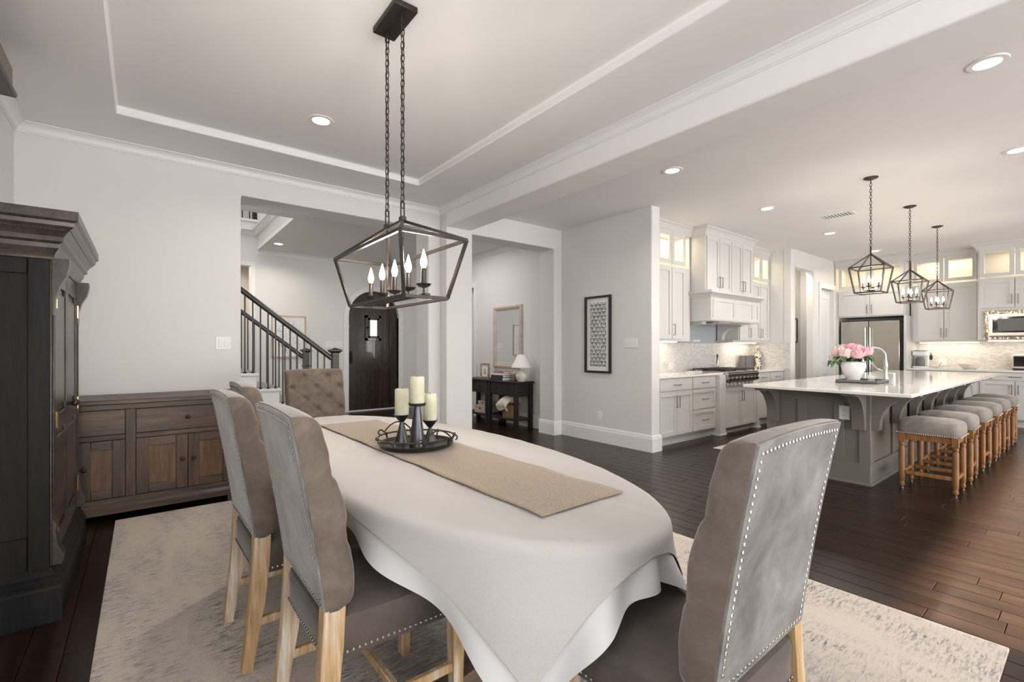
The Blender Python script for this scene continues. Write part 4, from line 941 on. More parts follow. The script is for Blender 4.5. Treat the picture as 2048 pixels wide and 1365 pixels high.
# ---- recessed lights and vent
def can_light(x_, y_, z_, label, en=9, r=0.085):
    c = thing('recessed_light', label, 'ceiling light', (x_, y_, z_), group='recessed ceiling lights')
    MB().lathe([(r - 0.022, -0.004), (r - 0.018, -0.008), (r + 0.01, -0.006), (r + 0.014, 0.0), (r - 0.02, 0.0)], 32, cap=False).obj('trim_ring', MT['trim'], c)
    MB().lathe([(0, -0.003), (r - 0.02, -0.003), (r - 0.02, -0.001), (0, -0.001)], 32).obj('lens', MT['led'], c)
    l = lamp('recessed_glow', 'AREA', (0, 0, 0), (0, 0, 0), en, (1.0, 0.93, 0.84), 0.12); l.data.shape = 'DISK'; l.parent = c; l.location = (0, 0, -0.012); l.data.spread = math.radians(150)
for (x_, y_, lb) in ((4.10, 0.45, 'round recessed ceiling light at the upper right, largest of all'), (4.12, 2.655, 'recessed ceiling light just past the beam, left of the kitchen row'), (6.17, 2.635, 'recessed ceiling light in front of the tall hood cabinet'),
                    (8.255, 2.61, 'recessed ceiling light near the air vent'), (10.37, 2.57, 'recessed ceiling light behind the nearest pendant chain'), (6.105, 0.48, 'recessed ceiling light cut by the right edge')):
    can_light(x_, y_, HC, lb)
can_light(1.117, 3.875, HT, 'recessed ceiling light in the dining tray ceiling', 11)
can_light(1.804, 8.66, ZF, 'recessed ceiling light in the foyer ceiling by the stairs', 9)
lamp('hall_fill', 'AREA', (3.7, 7.0, ZF - 0.02), (0, 0, 0), 22, (1.0, 0.96, 0.95), 1.2)  # unseen panel without fixture, added to brighten hall and foyer
ve = thing('air_vent', 'white ceiling air vent with dark slats near the pendants', 'vent', (7.22, 2.19, HC), 0.0)
ring(MB(), -0.115, 0.115, -0.19, 0.19, 0, 0.008, 0.025).obj('frame', MT['trim'], ve, smooth=False).rotation_euler = (-PI / 2, 0, 0)
MB().box((-0.09, -0.165, -0.003), (0.09, 0.165, -0.0005)).obj('backing', MT['black_metal'], ve, smooth=False)
for i in range(9): MB().box((-0.088, -0.158 + i * 0.037, -0.009), (0.088, -0.158 + i * 0.037 + 0.014, -0.003)).obj('slat', MT['trim'], ve, smooth=False)

# ================================================================== FOYER STAIRS AND HALL
SR, SRUN, NX1, SY0, SY1 = 0.197, 0.252, 2.117, 6.37, 7.85
S = thing('staircase', 'white staircase with grey carpet runner rising to the left in the foyer', 'staircase', (0, 0, 0))
nst = 11
for k in range(1, nst + 1):
    nx = NX1 - SRUN * (k - 1); z = SR * k
    MB().box((nx - SRUN - 0.02, SY0, z - SR), (nx - 0.025, SY1, z - 0.035)).obj('riser', MT['trim'], S, smooth=False)
    tdd = MB().box((nx - SRUN - 0.028, SY0 - 0.03, z - 0.035), (nx, SY1 + 0.03, z), 0.008).obj('tread', MT['trim'], S)
    MB().box((nx - SRUN - 0.01, SY0 + 0.16, z), (nx + 0.004, SY1 - 0.16, z + 0.012), 0.004).obj('carpet', MT['carpet_grey'], tdd)
MB().prism([(NX1 - 0.03 - SRUN, 0)] + [(NX1 - 0.03 - SRUN * nst, 0)] + [(NX1 - 0.03 - SRUN * nst, SR * nst - 0.05), (NX1 - 0.03 - SRUN, SR * 1 - 0.05)], SY0 + 0.012, SY1 - 0.012, 'xz').obj('stringer', MT['trim'], S, smooth=False)
def railing(y_, label):
    Rl = thing('stair_railing', label, 'railing', (0, y_, 0), group='stair railings')
    sl = -SR / SRUN
    def rz_(x_): return 1.154 + (x_ - 1.978) * -0.789
    MB().bar((1.99, 0, rz_(1.99)), (-0.75, 0, rz_(-0.75)), 0.062, 0.058, c=0.016).obj('handrail', MT['rail_wood'], Rl)
    xn = 2.025
    m = MB().box((xn - 0.043, -0.043, SR), (xn + 0.043, 0.043, 1.235), 0.003)
    nw = m.obj('newel_post', MT['rail_wood'], Rl)
    MB().box((xn - 0.055, -0.055, 1.0), (xn + 0.055, 0.055, 1.022), 0.006).obj('collar', MT['rail_wood'], nw)
    MB().box((xn - 0.060, -0.060, SR), (xn + 0.060, 0.060, SR + 0.25), 0.006).obj('plinth', MT['rail_wood'], nw)
    m = MB(); a = 0.075; b = 0.05
    m.add([(xn - b, -b, 1.225), (xn + b, -b, 1.225), (xn + b, b, 1.225), (xn - b, b, 1.225), (xn - a, -a, 1.25), (xn + a, -a, 1.25), (xn + a, a, 1.25), (xn - a, a, 1.25), (xn - a, -a, 1.265), (xn + a, -a, 1.265), (xn + a, a, 1.265), (xn - a, a, 1.265), (xn, 0, 1.295)],
          [(3, 2, 1, 0)] + [(i, (i + 1) % 4, 4 + (i + 1) % 4, 4 + i) for i in range(4)] + [(4 + i, 4 + (i + 1) % 4, 8 + (i + 1) % 4, 8 + i) for i in range(4)] + [(8 + i, 8 + (i + 1) % 4, 12) for i in range(4)])
    m.obj('cap', MT['rail_wood'], nw, smooth=False)
    for k in range(1, nst + 1):
        for j in range(3):
            xb = NX1 - SRUN * (k - 1) - 0.062 - 0.084 * j
            if xb > 1.95 or xb < -0.70: continue
            z0 = SR * k
            bl = MB().box((xb - 0.0075, -0.0075, z0), (xb + 0.0075, 0.0075, rz_(xb) - 0.015)).obj('baluster', MT['black_metal'], Rl, smooth=False)
            MB().lathe([(0, 0), (0.020, 0), (0.016, 0.012), (0.010, 0.022), (0, 0.022)], 8, (xb, 0, z0)).obj('shoe', MT['black_metal'], bl)
    return Rl
railing(6.40, 'dark iron stair railing with square newel on the near side of the stairs')
railing(7.82, 'dark iron stair railing with square newel on the far side of the stairs')
G = thing('gallery_railing', 'black iron balusters of the upper gallery seen above the foyer', 'railing', (0, YD + 0.06, 0))
for i in range(12): MB().box((1.50 - i * 0.115, -0.008, 3.60), (1.516 - i * 0.115, 0.008, 4.5)).obj('baluster', MT['black_metal'], G, smooth=False)
MB().box((-0.3, -0.03, 4.5), (1.7, 0.03, 4.56), 0.01).obj('handrail', MT['rail_wood'], G)
MB().box((1.55, -0.05, 3.60), (1.65, 0.05, 4.6), 0.005).obj('newel_post', MT['rail_wood'], G)
lamp('doorway_light', 'AREA', (0.9, 10.3, 2.9), (0, 0, 0), 25, (1.0, 0.88, 0.74), 1.0)

def picture(name, label, loc, rz, W, Hh, fw, fmat, art, depth=0.025, mat_w=0.0, cat='picture'):
    p = thing(name, label, cat, loc, rz)
    ring(MB(), -W / 2, W / 2, -Hh / 2, Hh / 2, -depth, depth, fw).obj('frame', MT[fmat], p, smooth=False)
    if mat_w:
        MB().box((-W / 2 + fw, -0.008, -Hh / 2 + fw), (W / 2 - fw, -0.004, Hh / 2 - fw)).obj('mat_board', MT['paper'], p, smooth=False)
    o = MB().box((-W / 2 + fw + mat_w, -0.010, -Hh / 2 + fw + mat_w), (W / 2 - fw - mat_w, -0.0085 if mat_w else -0.004, Hh / 2 - fw - mat_w)).obj('print', art, p, smooth=False)
    return p
# foyer print: faint grey line sketch
t = NT('sketch'); t.set(rough=0.6); v = t.coord(); wv = t.n('ShaderNodeTexVoronoi'); wv.feature = 'DISTANCE_TO_EDGE'; wv.inputs['Scale'].default_value = 16; t.l(v, wv.inputs[0])
gr = t.n('ShaderNodeTexGradient'); gr.gradient_type = 'SPHERICAL'; t.l(t.coord((3.6, 3.6, 2.6)), gr.inputs[0])
ln = t.ramp(wv.outputs[0], [(0.02, 1.0), (0.05, 0.0)]); fa_ = t.mix(1.0, ln, t.ramp(gr.outputs[0], [(0.05, 0.0), (0.35, 0.8)]), 'MULTIPLY')
t.col(t.mix(fa_, (0.78, 0.77, 0.75), (0.30, 0.29, 0.28))); MT['sketch'] = t.m
picture('picture', 'large light wood framed line sketch on the foyer wall behind the stairs', (2.148, YD - 0.0, 1.507), 0, 0.60, 0.79, 0.025, 'frame_oak', MT['sketch'])
# tall print by the kitchen: rows of black and white geometric scallops
t = NT('scallops'); t.set(rough=0.5)
def mn(op, a, b=None, c=None):
    x_ = t.n('ShaderNodeMath'); x_.operation = op
    for i, q in enumerate((a, b, c)):
        if q is None: continue
        if isinstance(q, (int, float)): x_.inputs[i].default_value = q
        else: t.l(q, x_.inputs[i])
    return x_.outputs[0]
tc = t.n('ShaderNodeTexCoord'); sp = t.n('ShaderNodeSeparateXYZ'); t.l(tc.outputs['Object'], sp.inputs[0])
X_ = mn('DIVIDE', sp.outputs[0], 0.070); Z_ = mn('DIVIDE', sp.outputs[2], 0.052)
row = mn('FLOOR', Z_); odd = mn('MODULO', mn('ABSOLUTE', row), 2.0)
fx = mn('SUBTRACT', mn('FRACT', mn('ADD', X_, mn('MULTIPLY', odd, 0.5))), 0.5); fz = mn('FRACT', Z_)
rad = mn('SQRT', mn('ADD', mn('MULTIPLY', mn('MULTIPLY', fx, fx), 3.4), mn('MULTIPLY', fz, fz)))
band = mn('GREATER_THAN', mn('FRACT', mn('MULTIPLY', rad, 4.5)), 0.5)
core = mn('LESS_THAN', rad, 0.42); edge = mn('GREATER_THAN', rad, 0.93)
dk = mn('MAXIMUM', mn('MULTIPLY', band, mn('SUBTRACT', 1.0, core)), edge)
nz = t.noise(t.coord((1, 1, 1)), 60, 2); dk2 = mn('MULTIPLY', dk, mn('GREATER_THAN', nz, 0.42))
t.col(t.mix(dk2, (0.70, 0.70, 0.69), (0.10, 0.10, 0.10))); MT['scallops'] = t.m
picture('picture', 'tall black framed print of black and white scallop rows near the kitchen', (XP, 4.325, 1.478), RZ, 0.465, 1.06, 0.03, 'frame_black', MT['scallops'], 0.03, 0.06)
picture('picture', 'dark framed picture inside the narrow passage beside the pantry door', (10.42, 3.93, 1.655), 0, 0.28, 0.50, 0.03, 'frame_black', MT['paper'])
# mirror on the hall wall
mi = thing('mirror', 'washed wood framed wall mirror above the black console table', 'mirror', (XCW, 6.42, 1.49), RZ)
W2, H2 = 0.40, 0.54
m = MB(); pr_ = [(0.0, -0.0), (0.0, -0.03), (0.03, -0.04), (0.075, -0.018), (0.085, -0.006), (0.085, 0.0)]
for (i, (sx, sz)) in enumerate(((-1, -1), (1, -1), (1, 1), (-1, 1))): m.v += [(sx * (W2 - a), b, sz * (H2 - a)) for (a, b) in pr_]
n_ = len(pr_)
for i in range(4):
    for j in range(n_ - 1): m.f.append((i * n_ + j, ((i + 1) % 4) * n_ + j, ((i + 1) % 4) * n_ + j + 1, i * n_ + j + 1))
m.obj('frame', MT['frame_wash'], mi, ang=25)
MB().box((-W2 + 0.08, -0.008, -H2 + 0.08), (W2 - 0.08, -0.003, H2 - 0.08)).obj('glass', MT['mirror'], mi, smooth=False)
# console table
cx0, cx1, cy0, cy1, ch = 4.60, 4.955, 5.72, 7.30, 0.757
ct = thing('console_table', 'black console table with drawers and lower shelf in the hall', 'console table', (0, 0, 0))
MB().box((cx0 - 0.02, cy0 - 0.02, ch - 0.03), (cx1 + 0.005, cy1, ch), 0.004).obj('tabletop', MT['console_wood'], ct)
ym = (cy0 + cy1) / 2
for yy in (cy0 + 0.01, ym - 0.07, ym + 0.005, cy1 - 0.075):
    for xx in (cx0, cx1 - 0.062): MB().box((xx, yy, 0), (xx + 0.06, yy + 0.062, ch - 0.03), 0.003).obj('leg', MT['console_wood'], ct)
MB().box((cx0 + 0.03, cy0 + 0.03, 0.52), (cx1 - 0.005, cy1 - 0.03, ch - 0.03)).obj('drawer_case', MT['console_wood'], ct, smooth=False)
MB().box((cx0 + 0.01, cy0 + 0.03, 0.13), (cx1 - 0.01, cy1 - 0.03, 0.16), 0.003).obj('lower_shelf', MT['console_wood'], ct)
for (a, b) in ((cy0 + 0.08, ym - 0.075), (ym + 0.075, cy1 - 0.08)):
    hd_ = (a + b) / 2
    dr = MB().box((cx0 + 0.012, a, 0.545), (cx0 + 0.03, b, ch - 0.04), 0.003).obj('drawer', MT['console_wood'], ct)
    for yy in (a + 0.17, b - 0.17): MB().ball((cx0 + 0.0, yy, 0.63), 0.018, 10, 6).obj('knob', MT['black_metal'], dr)
la = thing('table_lamp', 'white shaded table lamp with round cream base on the console', 'lamp', (4.77, 5.80, ch))
MB().lathe([(0, 0), (0.06, 0), (0.065, 0.012), (0.085, 0.04), (0.098, 0.08), (0.098, 0.10), (0.08, 0.145), (0.04, 0.175), (0.022, 0.185), (0.018, 0.205), (0, 0.205)], 28).obj('base', MT['ceramic_cream'], la)
MB().tube([(0, 0, 0.20), (0, 0, 0.26)], 0.006, 8).obj('stem', MT['brass'], la)
MB().lathe([(0.165, 0.225), (0.065, 0.43), (0.062, 0.43), (0.162, 0.225)], 32, cap=False).obj('shade', MT['lampshade'], la)
MB().ball((0, 0, 0.30), 0.028, 10, 6).obj('bulb', MT['plastic_white'], la)
pf = thing('photo_frame', 'ornate carved small photo frame at the left of the console', 'photo frame', (4.80, 6.86, ch), RZ + 0.25)
m = MB()
for i in range(44):
    a = i / 44 * 4; s_ = int(a); f_ = a - s_
    q = [(-0.09 + 0.18 * f_, 0.012), (0.09, 0.012 + 0.236 * f_), (0.09 - 0.18 * f_, 0.248), (-0.09, 0.248 - 0.236 * f_)][s_]
    m.ball((q[0] + random.uniform(-0.006, 0.006), random.uniform(-0.004, 0.004), q[1]), 0.016, 7, 5)
fb = ring(MB(), -0.10, 0.10, 0.0, 0.26, -0.01, 0.02, 0.035).obj('frame', MT['frame_wash'], pf, smooth=False)
tag(m.obj('carved_beads', MT['wicker'], fb), kind='stuff')
MB().box((-0.066, -0.004, 0.034), (0.066, 0.004, 0.226)).obj('photo', MT['paper'], pf, smooth=False)
MB().ball((0, -0.005, 0.12), 0.03, 8, 6, (1, 0.2, 2.0)).obj('portrait', MT['box_tan'], pf)
for i, (w_, l_, h_, mt, lb, dx) in enumerate(((0.24, 0.34, 0.05, 'book_dark', 'dark book at the bottom of the console stack', 0), (0.24, 0.33, 0.035, 'book_dark', 'dark spined book in the middle of the console stack', 0.005), (0.23, 0.32, 0.028, 'book_white', 'white book under the rust brown book on the console', -0.008), (0.20, 0.28, 0.03, 'book_rust', 'rust brown book at the top of the console stack', 0.01))):
    z0 = ch + (0, 0.051, 0.087, 0.116)[i]
    bk = thing('book', lb, 'book', (4.75 + dx, 6.28, z0), 0.03 * (i - 1), 'books on the console')
    m = MB().box((-w_ / 2, -l_ / 2, 0), (w_ / 2, l_ / 2, 0.004)).box((-w_ / 2, -l_ / 2, h_ - 0.004), (w_ / 2, l_ / 2, h_)).box((-w_ / 2, -l_ / 2, 0.004), (-w_ / 2 + 0.004, l_ / 2, h_ - 0.004))
    m.obj('cover', MT[mt], bk, smooth=False); MB().box((-w_ / 2 + 0.004, -l_ / 2 + 0.005, 0.004), (w_ / 2 - 0.006, l_ / 2 - 0.005, h_ - 0.004)).obj('pages', MT['paper'], bk, smooth=False)
sb = thing('trinket_box', 'small dark woven box between the books and the lamp', 'box', (4.80, 6.00, ch))
MB().box((-0.05, -0.045, 0), (0.05, 0.045, 0.10), 0.006).obj('body', MT['wicker'], sb); MB().box((-0.053, -0.048, 0.10), (0.053, 0.048, 0.125), 0.005).obj('lid', MT['frame_wash'], sb)
for i, (w_, l_, h_, lb) in enumerate(((0.26, 0.32, 0.13, 'lower tan keepsake box on the console shelf'), (0.20, 0.24, 0.075, 'upper smaller tan keepsake box on the console shelf'))):
    kb = thing('keepsake_box', lb, 'box', (4.78, 6.80 - 0.02 * i, 0.16 + (0, 0.131)[i]), 0.05)
    MB().box((-w_ / 2, -l_ / 2, 0), (w_ / 2, l_ / 2, h_ * 0.7), 0.004).obj('body', MT['box_tan'], kb); MB().box((-w_ / 2 - 0.004, -l_ / 2 - 0.004, h_ * 0.7), (w_ / 2 + 0.004, l_ / 2 + 0.004, h_), 0.004).obj('lid', MT['box_tan'], kb)
    MB().ball((-w_ / 2 - 0.008, 0, h_ * 0.6), 0.014, 8, 6).obj('clasp', MT['dark_knob'], kb)
ba = thing('wicker_basket', 'brown wicker basket on the console lower shelf', 'basket', (4.775, 6.08, 0.16))
def bask(u, v):
    a = 2 * PI * u; rr = (0.125 + 0.025 * v) * (1 + 0.02 * math.sin(30 * a + (int(v * 9) % 2) * PI)); return (rr * math.cos(a), rr * 1.15 * math.sin(a), 0.20 * v)
MB().grid(90, 10, bask, True).obj('body', MT['wicker'], ba, fix=False)
MB().lathe([(0, 0.0), (0.12, 0.0), (0.12, 0.006), (0, 0.006)], 24).obj('bottom', MT['wicker'], ba)
MB().tube([(0.15 * math.cos(a), 0.172 * math.sin(a), 0.20) for a in [2 * PI * i / 30 for i in range(30)]], 0.009, 8, True).obj('rim', MT['wicker'], ba)
MB().tube([(0, 0.165 * math.cos(a), 0.20 + 0.20 * math.sin(a)) for a in [PI * i / 16 for i in range(17)]], 0.008, 8).obj('handle', MT['wicker'], ba)
def thr(u, v):
    y_ = (v - 0.5) * 0.25; wv = 0.010 * math.sin(y_ * 55 + 1.0) + 0.006 * math.sin(y_ * 23)
    if u < 0.45:
        q = u / 0.45; return (0.10 - 0.26 * q, y_, 0.235 + 0.11 * math.sin(PI * (0.25 + 0.62 * q)) - 0.05 * (abs(y_) / 0.125) ** 3 + 0.3 * wv)
    q = (u - 0.45) / 0.55; return (-0.165 - 0.03 * math.sin(PI * min(1, q * 1.3)) - wv * q, y_ * (1.0 + 0.08 * q), 0.278 - 0.05 * (abs(y_) / 0.125) ** 3 * (1 - q) - (0.155 + 0.02 * math.sin(y_ * 30)) * q)
tw_ = tag(MB().grid(22, 22, thr).obj('throw_blanket', MT['throw'], fix=False), 'cream throw blanket folded over the wicker basket', 'blanket'); tw_.location = (4.775, 6.08, 0.16)
sm = tw_.modifiers.new('solid', 'SOLIDIFY'); sm.thickness = 0.018

# ================================================================== DINING FURNITURE
# ---- armoire (faces +x), local coords are world
A = thing('armoire', 'tall charcoal wooden armoire with heavy cornice beside the sideboard', 'armoire', (0, 0, 0))
ax0, ax1, ay0, ay1 = XL + 0.015, -0.345, 3.095, 4.26
MB().box((ax0, ay0 + 0.012, 0.24), (ax1 - 0.02, ay1, 1.73)).obj('carcass', MT['charcoal'], A, smooth=False)
# framed side panel facing the camera
def sidef(a, b, c, d): return MB().box((a, ay0, c), (b, ay0 + 0.013, d), 0.003).obj('side_rail', MT['charcoal'], A)
sidef(ax0, ax0 + 0.07, 0.24, 1.73); sidef(ax1 - 0.075, ax1, 0.24, 1.73); sidef(ax0 + 0.0705, ax1 - 0.0755, 1.63, 1.73); sidef(ax0 + 0.0705, ax1 - 0.0755, 0.24, 0.40)
# plinth
PLN = [(0, 0.0), (0.045, 0.0), (0.045, 0.155), (0.040, 0.165), (0.030, 0.172), (0.032, 0.190), (0.020, 0.200), (0.022, 0.215), (0.006, 0.240), (0.0, 0.245)]
sweep(MB(), PLN, [(ax1, ay1), (ax1, ay0), (ax0, ay0)][::-1][::-1] if False else [(ax0, ay0), (ax1, ay0), (ax1, ay1)][::-1]).obj('plinth', MT['charcoal'], A, ang=25)
MB().box((ax0, ay0 + 0.001, 0), (ax1 - 0.001, ay1, 0.24)).obj('base_box', MT['charcoal'], A, smooth=False)
# cornice
CN = [(0, 1.70), (0.012, 1.705), (0.022, 1.735), (0.034, 1.755), (0.036, 1.775), (0.052, 1.785), (0.052, 1.806), (0.070, 1.830), (0.092, 1.852), (0.095, 1.870), (0.108, 1.880), (0.108, 1.922), (0.0, 1.922)]
sweep(MB(), CN, [(ax1, ay1), (ax1, ay0), (ax0, ay0)]).obj('cornice', MT['espresso'], A, ang=25)
MB().box((ax0, ay0 - 0.10, 1.905), (ax1 + 0.10, ay1, 1.9215)).obj('top_board', MT['espresso'], A, smooth=False)
dm = MB()
n_ = 34
for i in range(n_): dm.box((ax0 + i * (ax1 + 0.06 - ax0) / n_, ay0 - 0.078, 1.835), (ax0 + (i + 0.62) * (ax1 + 0.06 - ax0) / n_, ay0 - 0.05, 1.852))
for i in range(80): dm.box((ax1 + 0.05, ay0 - 0.06 + i * 0.0155, 1.835), (ax1 + 0.078, ay0 - 0.06 + i * 0.0155 + 0.0095, 1.852))
tag(dm.obj('dentil_band', MT['espresso'], A, smooth=False), kind='stuff')
# front: pilasters with corbels and two panelled doors
fx0 = ax1 - 0.02
def fro(name, a, b, c, d, x0=0.0, x1=0.022, mt='espresso', par=A, cb=0.003): return MB().box((fx0 + x0, a, c), (fx0 + x1, b, d), cb).obj(name, MT[mt], par)
for yy in (ay0 + 0.012, ay1 - 0.10):
    fro('pilaster', yy, yy + 0.088, 0.245, 1.70, 0, 0.026)
    for q in range(3): MB().box((fx0 + 0.026, yy + 0.016 + q * 0.021, 0.50), (fx0 + 0.031, yy + 0.030 + q * 0.021, 1.45), 0.002).obj('flute', MT['espresso'], A)
    p = [(fx0 + 0.024, 1.44), (fx0 + 0.032, 1.44), (fx0 + 0.034, 1.52), (fx0 + 0.05, 1.58), (fx0 + 0.075, 1.63), (fx0 + 0.085, 1.68), (fx0 + 0.085, 1.715), (fx0 + 0.024, 1.715)]
    MB().prism(p, yy + 0.008, yy + 0.08, 'xz').obj('corbel', MT['espresso'], A, ang=25)
    p = [(fx0 + 0.024, 0.245), (fx0 + 0.060, 0.245), (fx0 + 0.066, 0.29), (fx0 + 0.045, 0.34), (fx0 + 0.036, 0.40), (fx0 + 0.040, 0.44), (fx0 + 0.024, 0.47)]
    MB().prism(p, yy + 0.008, yy + 0.08, 'xz').obj('foot_scroll', MT['espresso'], A, ang=25)
ymid = (ay0 + ay1) / 2
for s_, (a, b) in enumerate(((ay0 + 0.104, ymid - 0.002), (ymid + 0.002, ay1 - 0.104))):
    d_ = thing('tmp', '', '') if False else None
    dr = fro('door', a, b, 0.25, 1.70, 0.0, 0.014)
    for (c, d, e, f_) in ((a, a + 0.06, 0.25, 1.70), (b - 0.06, b, 0.25, 1.70), (a + 0.0605, b - 0.0605, 0.25, 0.34), (a + 0.0605, b - 0.0605, 0.86, 0.95), (a + 0.0605, b - 0.0605, 1.60, 1.70)):
        fro('door_frame', c, d, e, f_, 0.0141, 0.026, par=dr)
    fro('raised_panel', a + 0.085, b - 0.085, 0.98, 1.57, 0.0141, 0.022, par=dr, cb=0.006); fro('raised_panel', a + 0.085, b - 0.085, 0.37, 0.83, 0.0141, 0.022, par=dr, cb=0.006)
    ky = ymid - 0.03 if s_ == 0 else ymid + 0.03
    MB().tube([(fx0 + 0.026, ky, 0.97), (fx0 + 0.055, ky, 0.97)], [0.007, 0.010], 8).ball((fx0 + 0.062, ky, 0.97), 0.018, 10, 6).obj('knob', MT['dark_knob'], dr)
    hy2 = a + 0.0 if s_ == 0 else b
    for zz in (0.93, 1.52, 0.40): MB().tube([(fx0 + 0.030, hy2, zz - 0.04), (fx0 + 0.030, hy2, zz + 0.04)], 0.008, 8).obj('hinge', MT['brass'], dr)
# ---- sideboard
SBX0, SBX1, SBY0, SBY1, SBH = -1.0, 0.66, 4.585, 5.13, 0.90
SBX0 = -0.755
Sb = thing('sideboard', 'weathered brown wooden sideboard with drawers and panelled doors', 'sideboard', (0, 0, 0))
MB().box((SBX0, SBY0 + 0.02, 0.12), (SBX1, SBY1, SBH - 0.035)).obj('carcass', MT['sideboard'], Sb, smooth=False)
MB().box((SBX0 - 0.01, SBY0 - 0.03, SBH - 0.035), (SBX1 + 0.025, SBY1 + 0.01, SBH), 0.006).obj('top', MT['sideboard_h'], Sb)
def sfr(nm, a, b, c, d, y0=0.0, y1=0.02, par=Sb, mt='sideboard', cb=0.003): return MB().box((a, SBY0 + y0, c), (b, SBY0 + y1, d), cb).obj(nm, MT[mt], par)
xm = -0.072
sfr('top_rail', SBX0, SBX1, 0.825, 0.865, mt='sideboard_h'); sfr('bottom_rail', SBX0, SBX1, 0.12, 0.165, mt='sideboard_h')
sfr('stile', xm - 0.03, xm + 0.03, 0.165, 0.825); sfr('stile', SBX1 - 0.055, SBX1, 0.165, 0.825); sfr('stile', SBX0, SBX0 + 0.03, 0.165, 0.825)
for (a, b) in ((SBX0 + 0.0305, xm - 0.0305), (xm + 0.0305, SBX1 - 0.0555)): sfr('mid_rail', a, b, 0.60, 0.635, mt='sideboard_h')
sweep(MB(), [(0, 0.055), (0.028, 0.055), (0.028, 0.10), (0.018, 0.112), (0.006, 0.125), (0, 0.125)], [(SBX1, SBY1), (SBX1, SBY0), (SBX0, SBY0)]).obj('plinth', MT['sideboard_h'], Sb, ang=25)
for xx in (SBX0 + 0.02, SBX1 - 0.10):
    MB().prism([(xx, 0.0), (xx + 0.09, 0.0), (xx + 0.09, 0.06), (xx, 0.06)], SBY0 - 0.02, SBY0 + 0.05, 'xz').obj('bracket_foot', MT['sideboard_h'], Sb, smooth=False)
    MB().box((xx, SBY1 - 0.08, 0), (xx + 0.09, SBY1, 0.12)).obj('bracket_foot', MT['sideboard_h'], Sb, smooth=False)
def knob(par, x_, z_): MB().lathe([(0, 0), (0.010, 0), (0.008, 0.012), (0.016, 0.018), (0.017, 0.026), (0.010, 0.033), (0, 0.034)], 14, M=Matrix.Translation((x_, SBY0 + 0.0, z_)) @ Matrix.Rotation(PI / 2, 4, 'X')).obj('knob', MT['dark_knob'], par)
def door_s(a, b, kx, kz):
    z0, z1 = 0.168, 0.597; fw = 0.075
    d_ = sfr('door', a, b, z0, z1, 0.010, 0.02, mt='sideboard_panel')
    for (c, e, f_, g_, mt) in ((a, a + fw, z0, z1, 'sideboard'), (b - fw, b, z0, z1, 'sideboard'), (a + fw + 0.0005, b - fw - 0.0005, z1 - fw * 0.9, z1, 'sideboard_h'), (a + fw + 0.0005, b - fw - 0.0005, z0, z0 + fw * 0.9, 'sideboard_h')):
        sfr('door_frame', c, e, f_, g_, 0.0, 0.0105, d_, mt)
    knob(d_, kx, kz)
def drawer_s(a, b, kx):
    d_ = sfr('drawer', a, b, 0.638, 0.822, 0.001, 0.02, mt='sideboard_h'); knob(d_, kx, 0.735)
xr = 0.287
drawer_s(xm + 0.032, SBX1 - 0.057, xr); door_s(xm + 0.032, xr - 0.0015, xr - 0.035, 0.40); door_s(xr + 0.0015, SBX1 - 0.057, xr + 0.04, 0.40)
xl_ = -0.375
drawer_s(SBX0 + 0.032, xm - 0.032, xl_); door_s(SBX0 + 0.032, xl_ - 0.0015, xl_ - 0.035, 0.40); door_s(xl_ + 0.0015, xm - 0.032, xl_ + 0.04, 0.40)
# ---- window valance high on the left wall
V = thing('window_valance', 'dark wooden valance box high on the left wall', 'valance', (0, 0, 0))
MB().box((XL + 0.002, 2.2, 2.79), (-0.60, 3.98, 2.93), 0.006).obj('box', MT['valance_lit'], V)
sweep(MB(), [(0, 2.765), (0.012, 2.765), (0.018, 2.78), (0.012, 2.80), (0.0, 2.805)], [(XL, 3.98), (-0.60, 3.98), (-0.60, 2.2)][::-1] if False else [(-0.60, 2.2), (-0.60, 3.98), (XL, 3.98)][::-1]).obj('lower_moulding', MT['espresso'], V, ang=25)
MB().box((XL + 0.002, 2.2, 2.766), (-0.601, 3.979, 2.79)).obj('underside', MT['espresso'], V, smooth=False)

# ---- rug
tag(MB().box((RUG[0], RUG[2], 0), (RUG[1], RUG[3], 0.014), 0.004).obj('area_rug', MT['rug']), 'large cream and grey distressed area rug under the dining table', 'rug')
RG = 0.014
# ---- dining table
TX, TY, TA, TB, TZ = 1.11, 2.26, 0.57, 1.45, 0.752
T_ = thing('dining_table', 'oval wooden trestle dining table under the white cloths', 'table', (TX, TY, RG))
zt = TZ - RG
MB().grid(64, 6, lambda u, v: ((TA, TA, TA, TA - 0.02, 0.0, 0.0)[int(round(v * 5))] * math.cos(2 * PI * u) * 0.985, (TB, TB, TB, TB - 0.02, 0.0, 0.0)[int(round(v * 5))] * math.sin(2 * PI * u) * 0.985, (zt - 0.05, zt - 0.04, zt - 0.02, zt - 0.006, zt - 0.006, zt - 0.006)[int(round(v * 5))]), True).lathe([(0, 0)], 3, cap=False).obj('tabletop', MT['table_wood'], T_)
for sy in (-1, 1):
    yy = sy * 0.78
    MB().lathe([(0.0, 0.07), (0.075, 0.07), (0.08, 0.12), (0.05, 0.16), (0.085, 0.26), (0.09, 0.36), (0.055, 0.48), (0.06, 0.56), (0.09, zt - 0.11), (0, zt - 0.11)], 24, (0, yy, 0)).obj('pedestal', MT['table_wood'], T_)
    MB().prism([(-0.36, 0.0), (-0.26, 0.0), (-0.2, 0.03), (0.2, 0.03), (0.26, 0.0), (0.36, 0.0), (0.36, 0.05), (0.15, 0.10), (-0.15, 0.10), (-0.36, 0.05)], yy - 0.055, yy + 0.055, 'xz').obj('trestle_foot', MT['table_wood'], T_, ang=25)
    MB().box((-0.36, yy - 0.05, zt - 0.12), (0.36, yy + 0.05, zt - 0.05), 0.006).obj('cross_bearer', MT['table_wood'], T_)
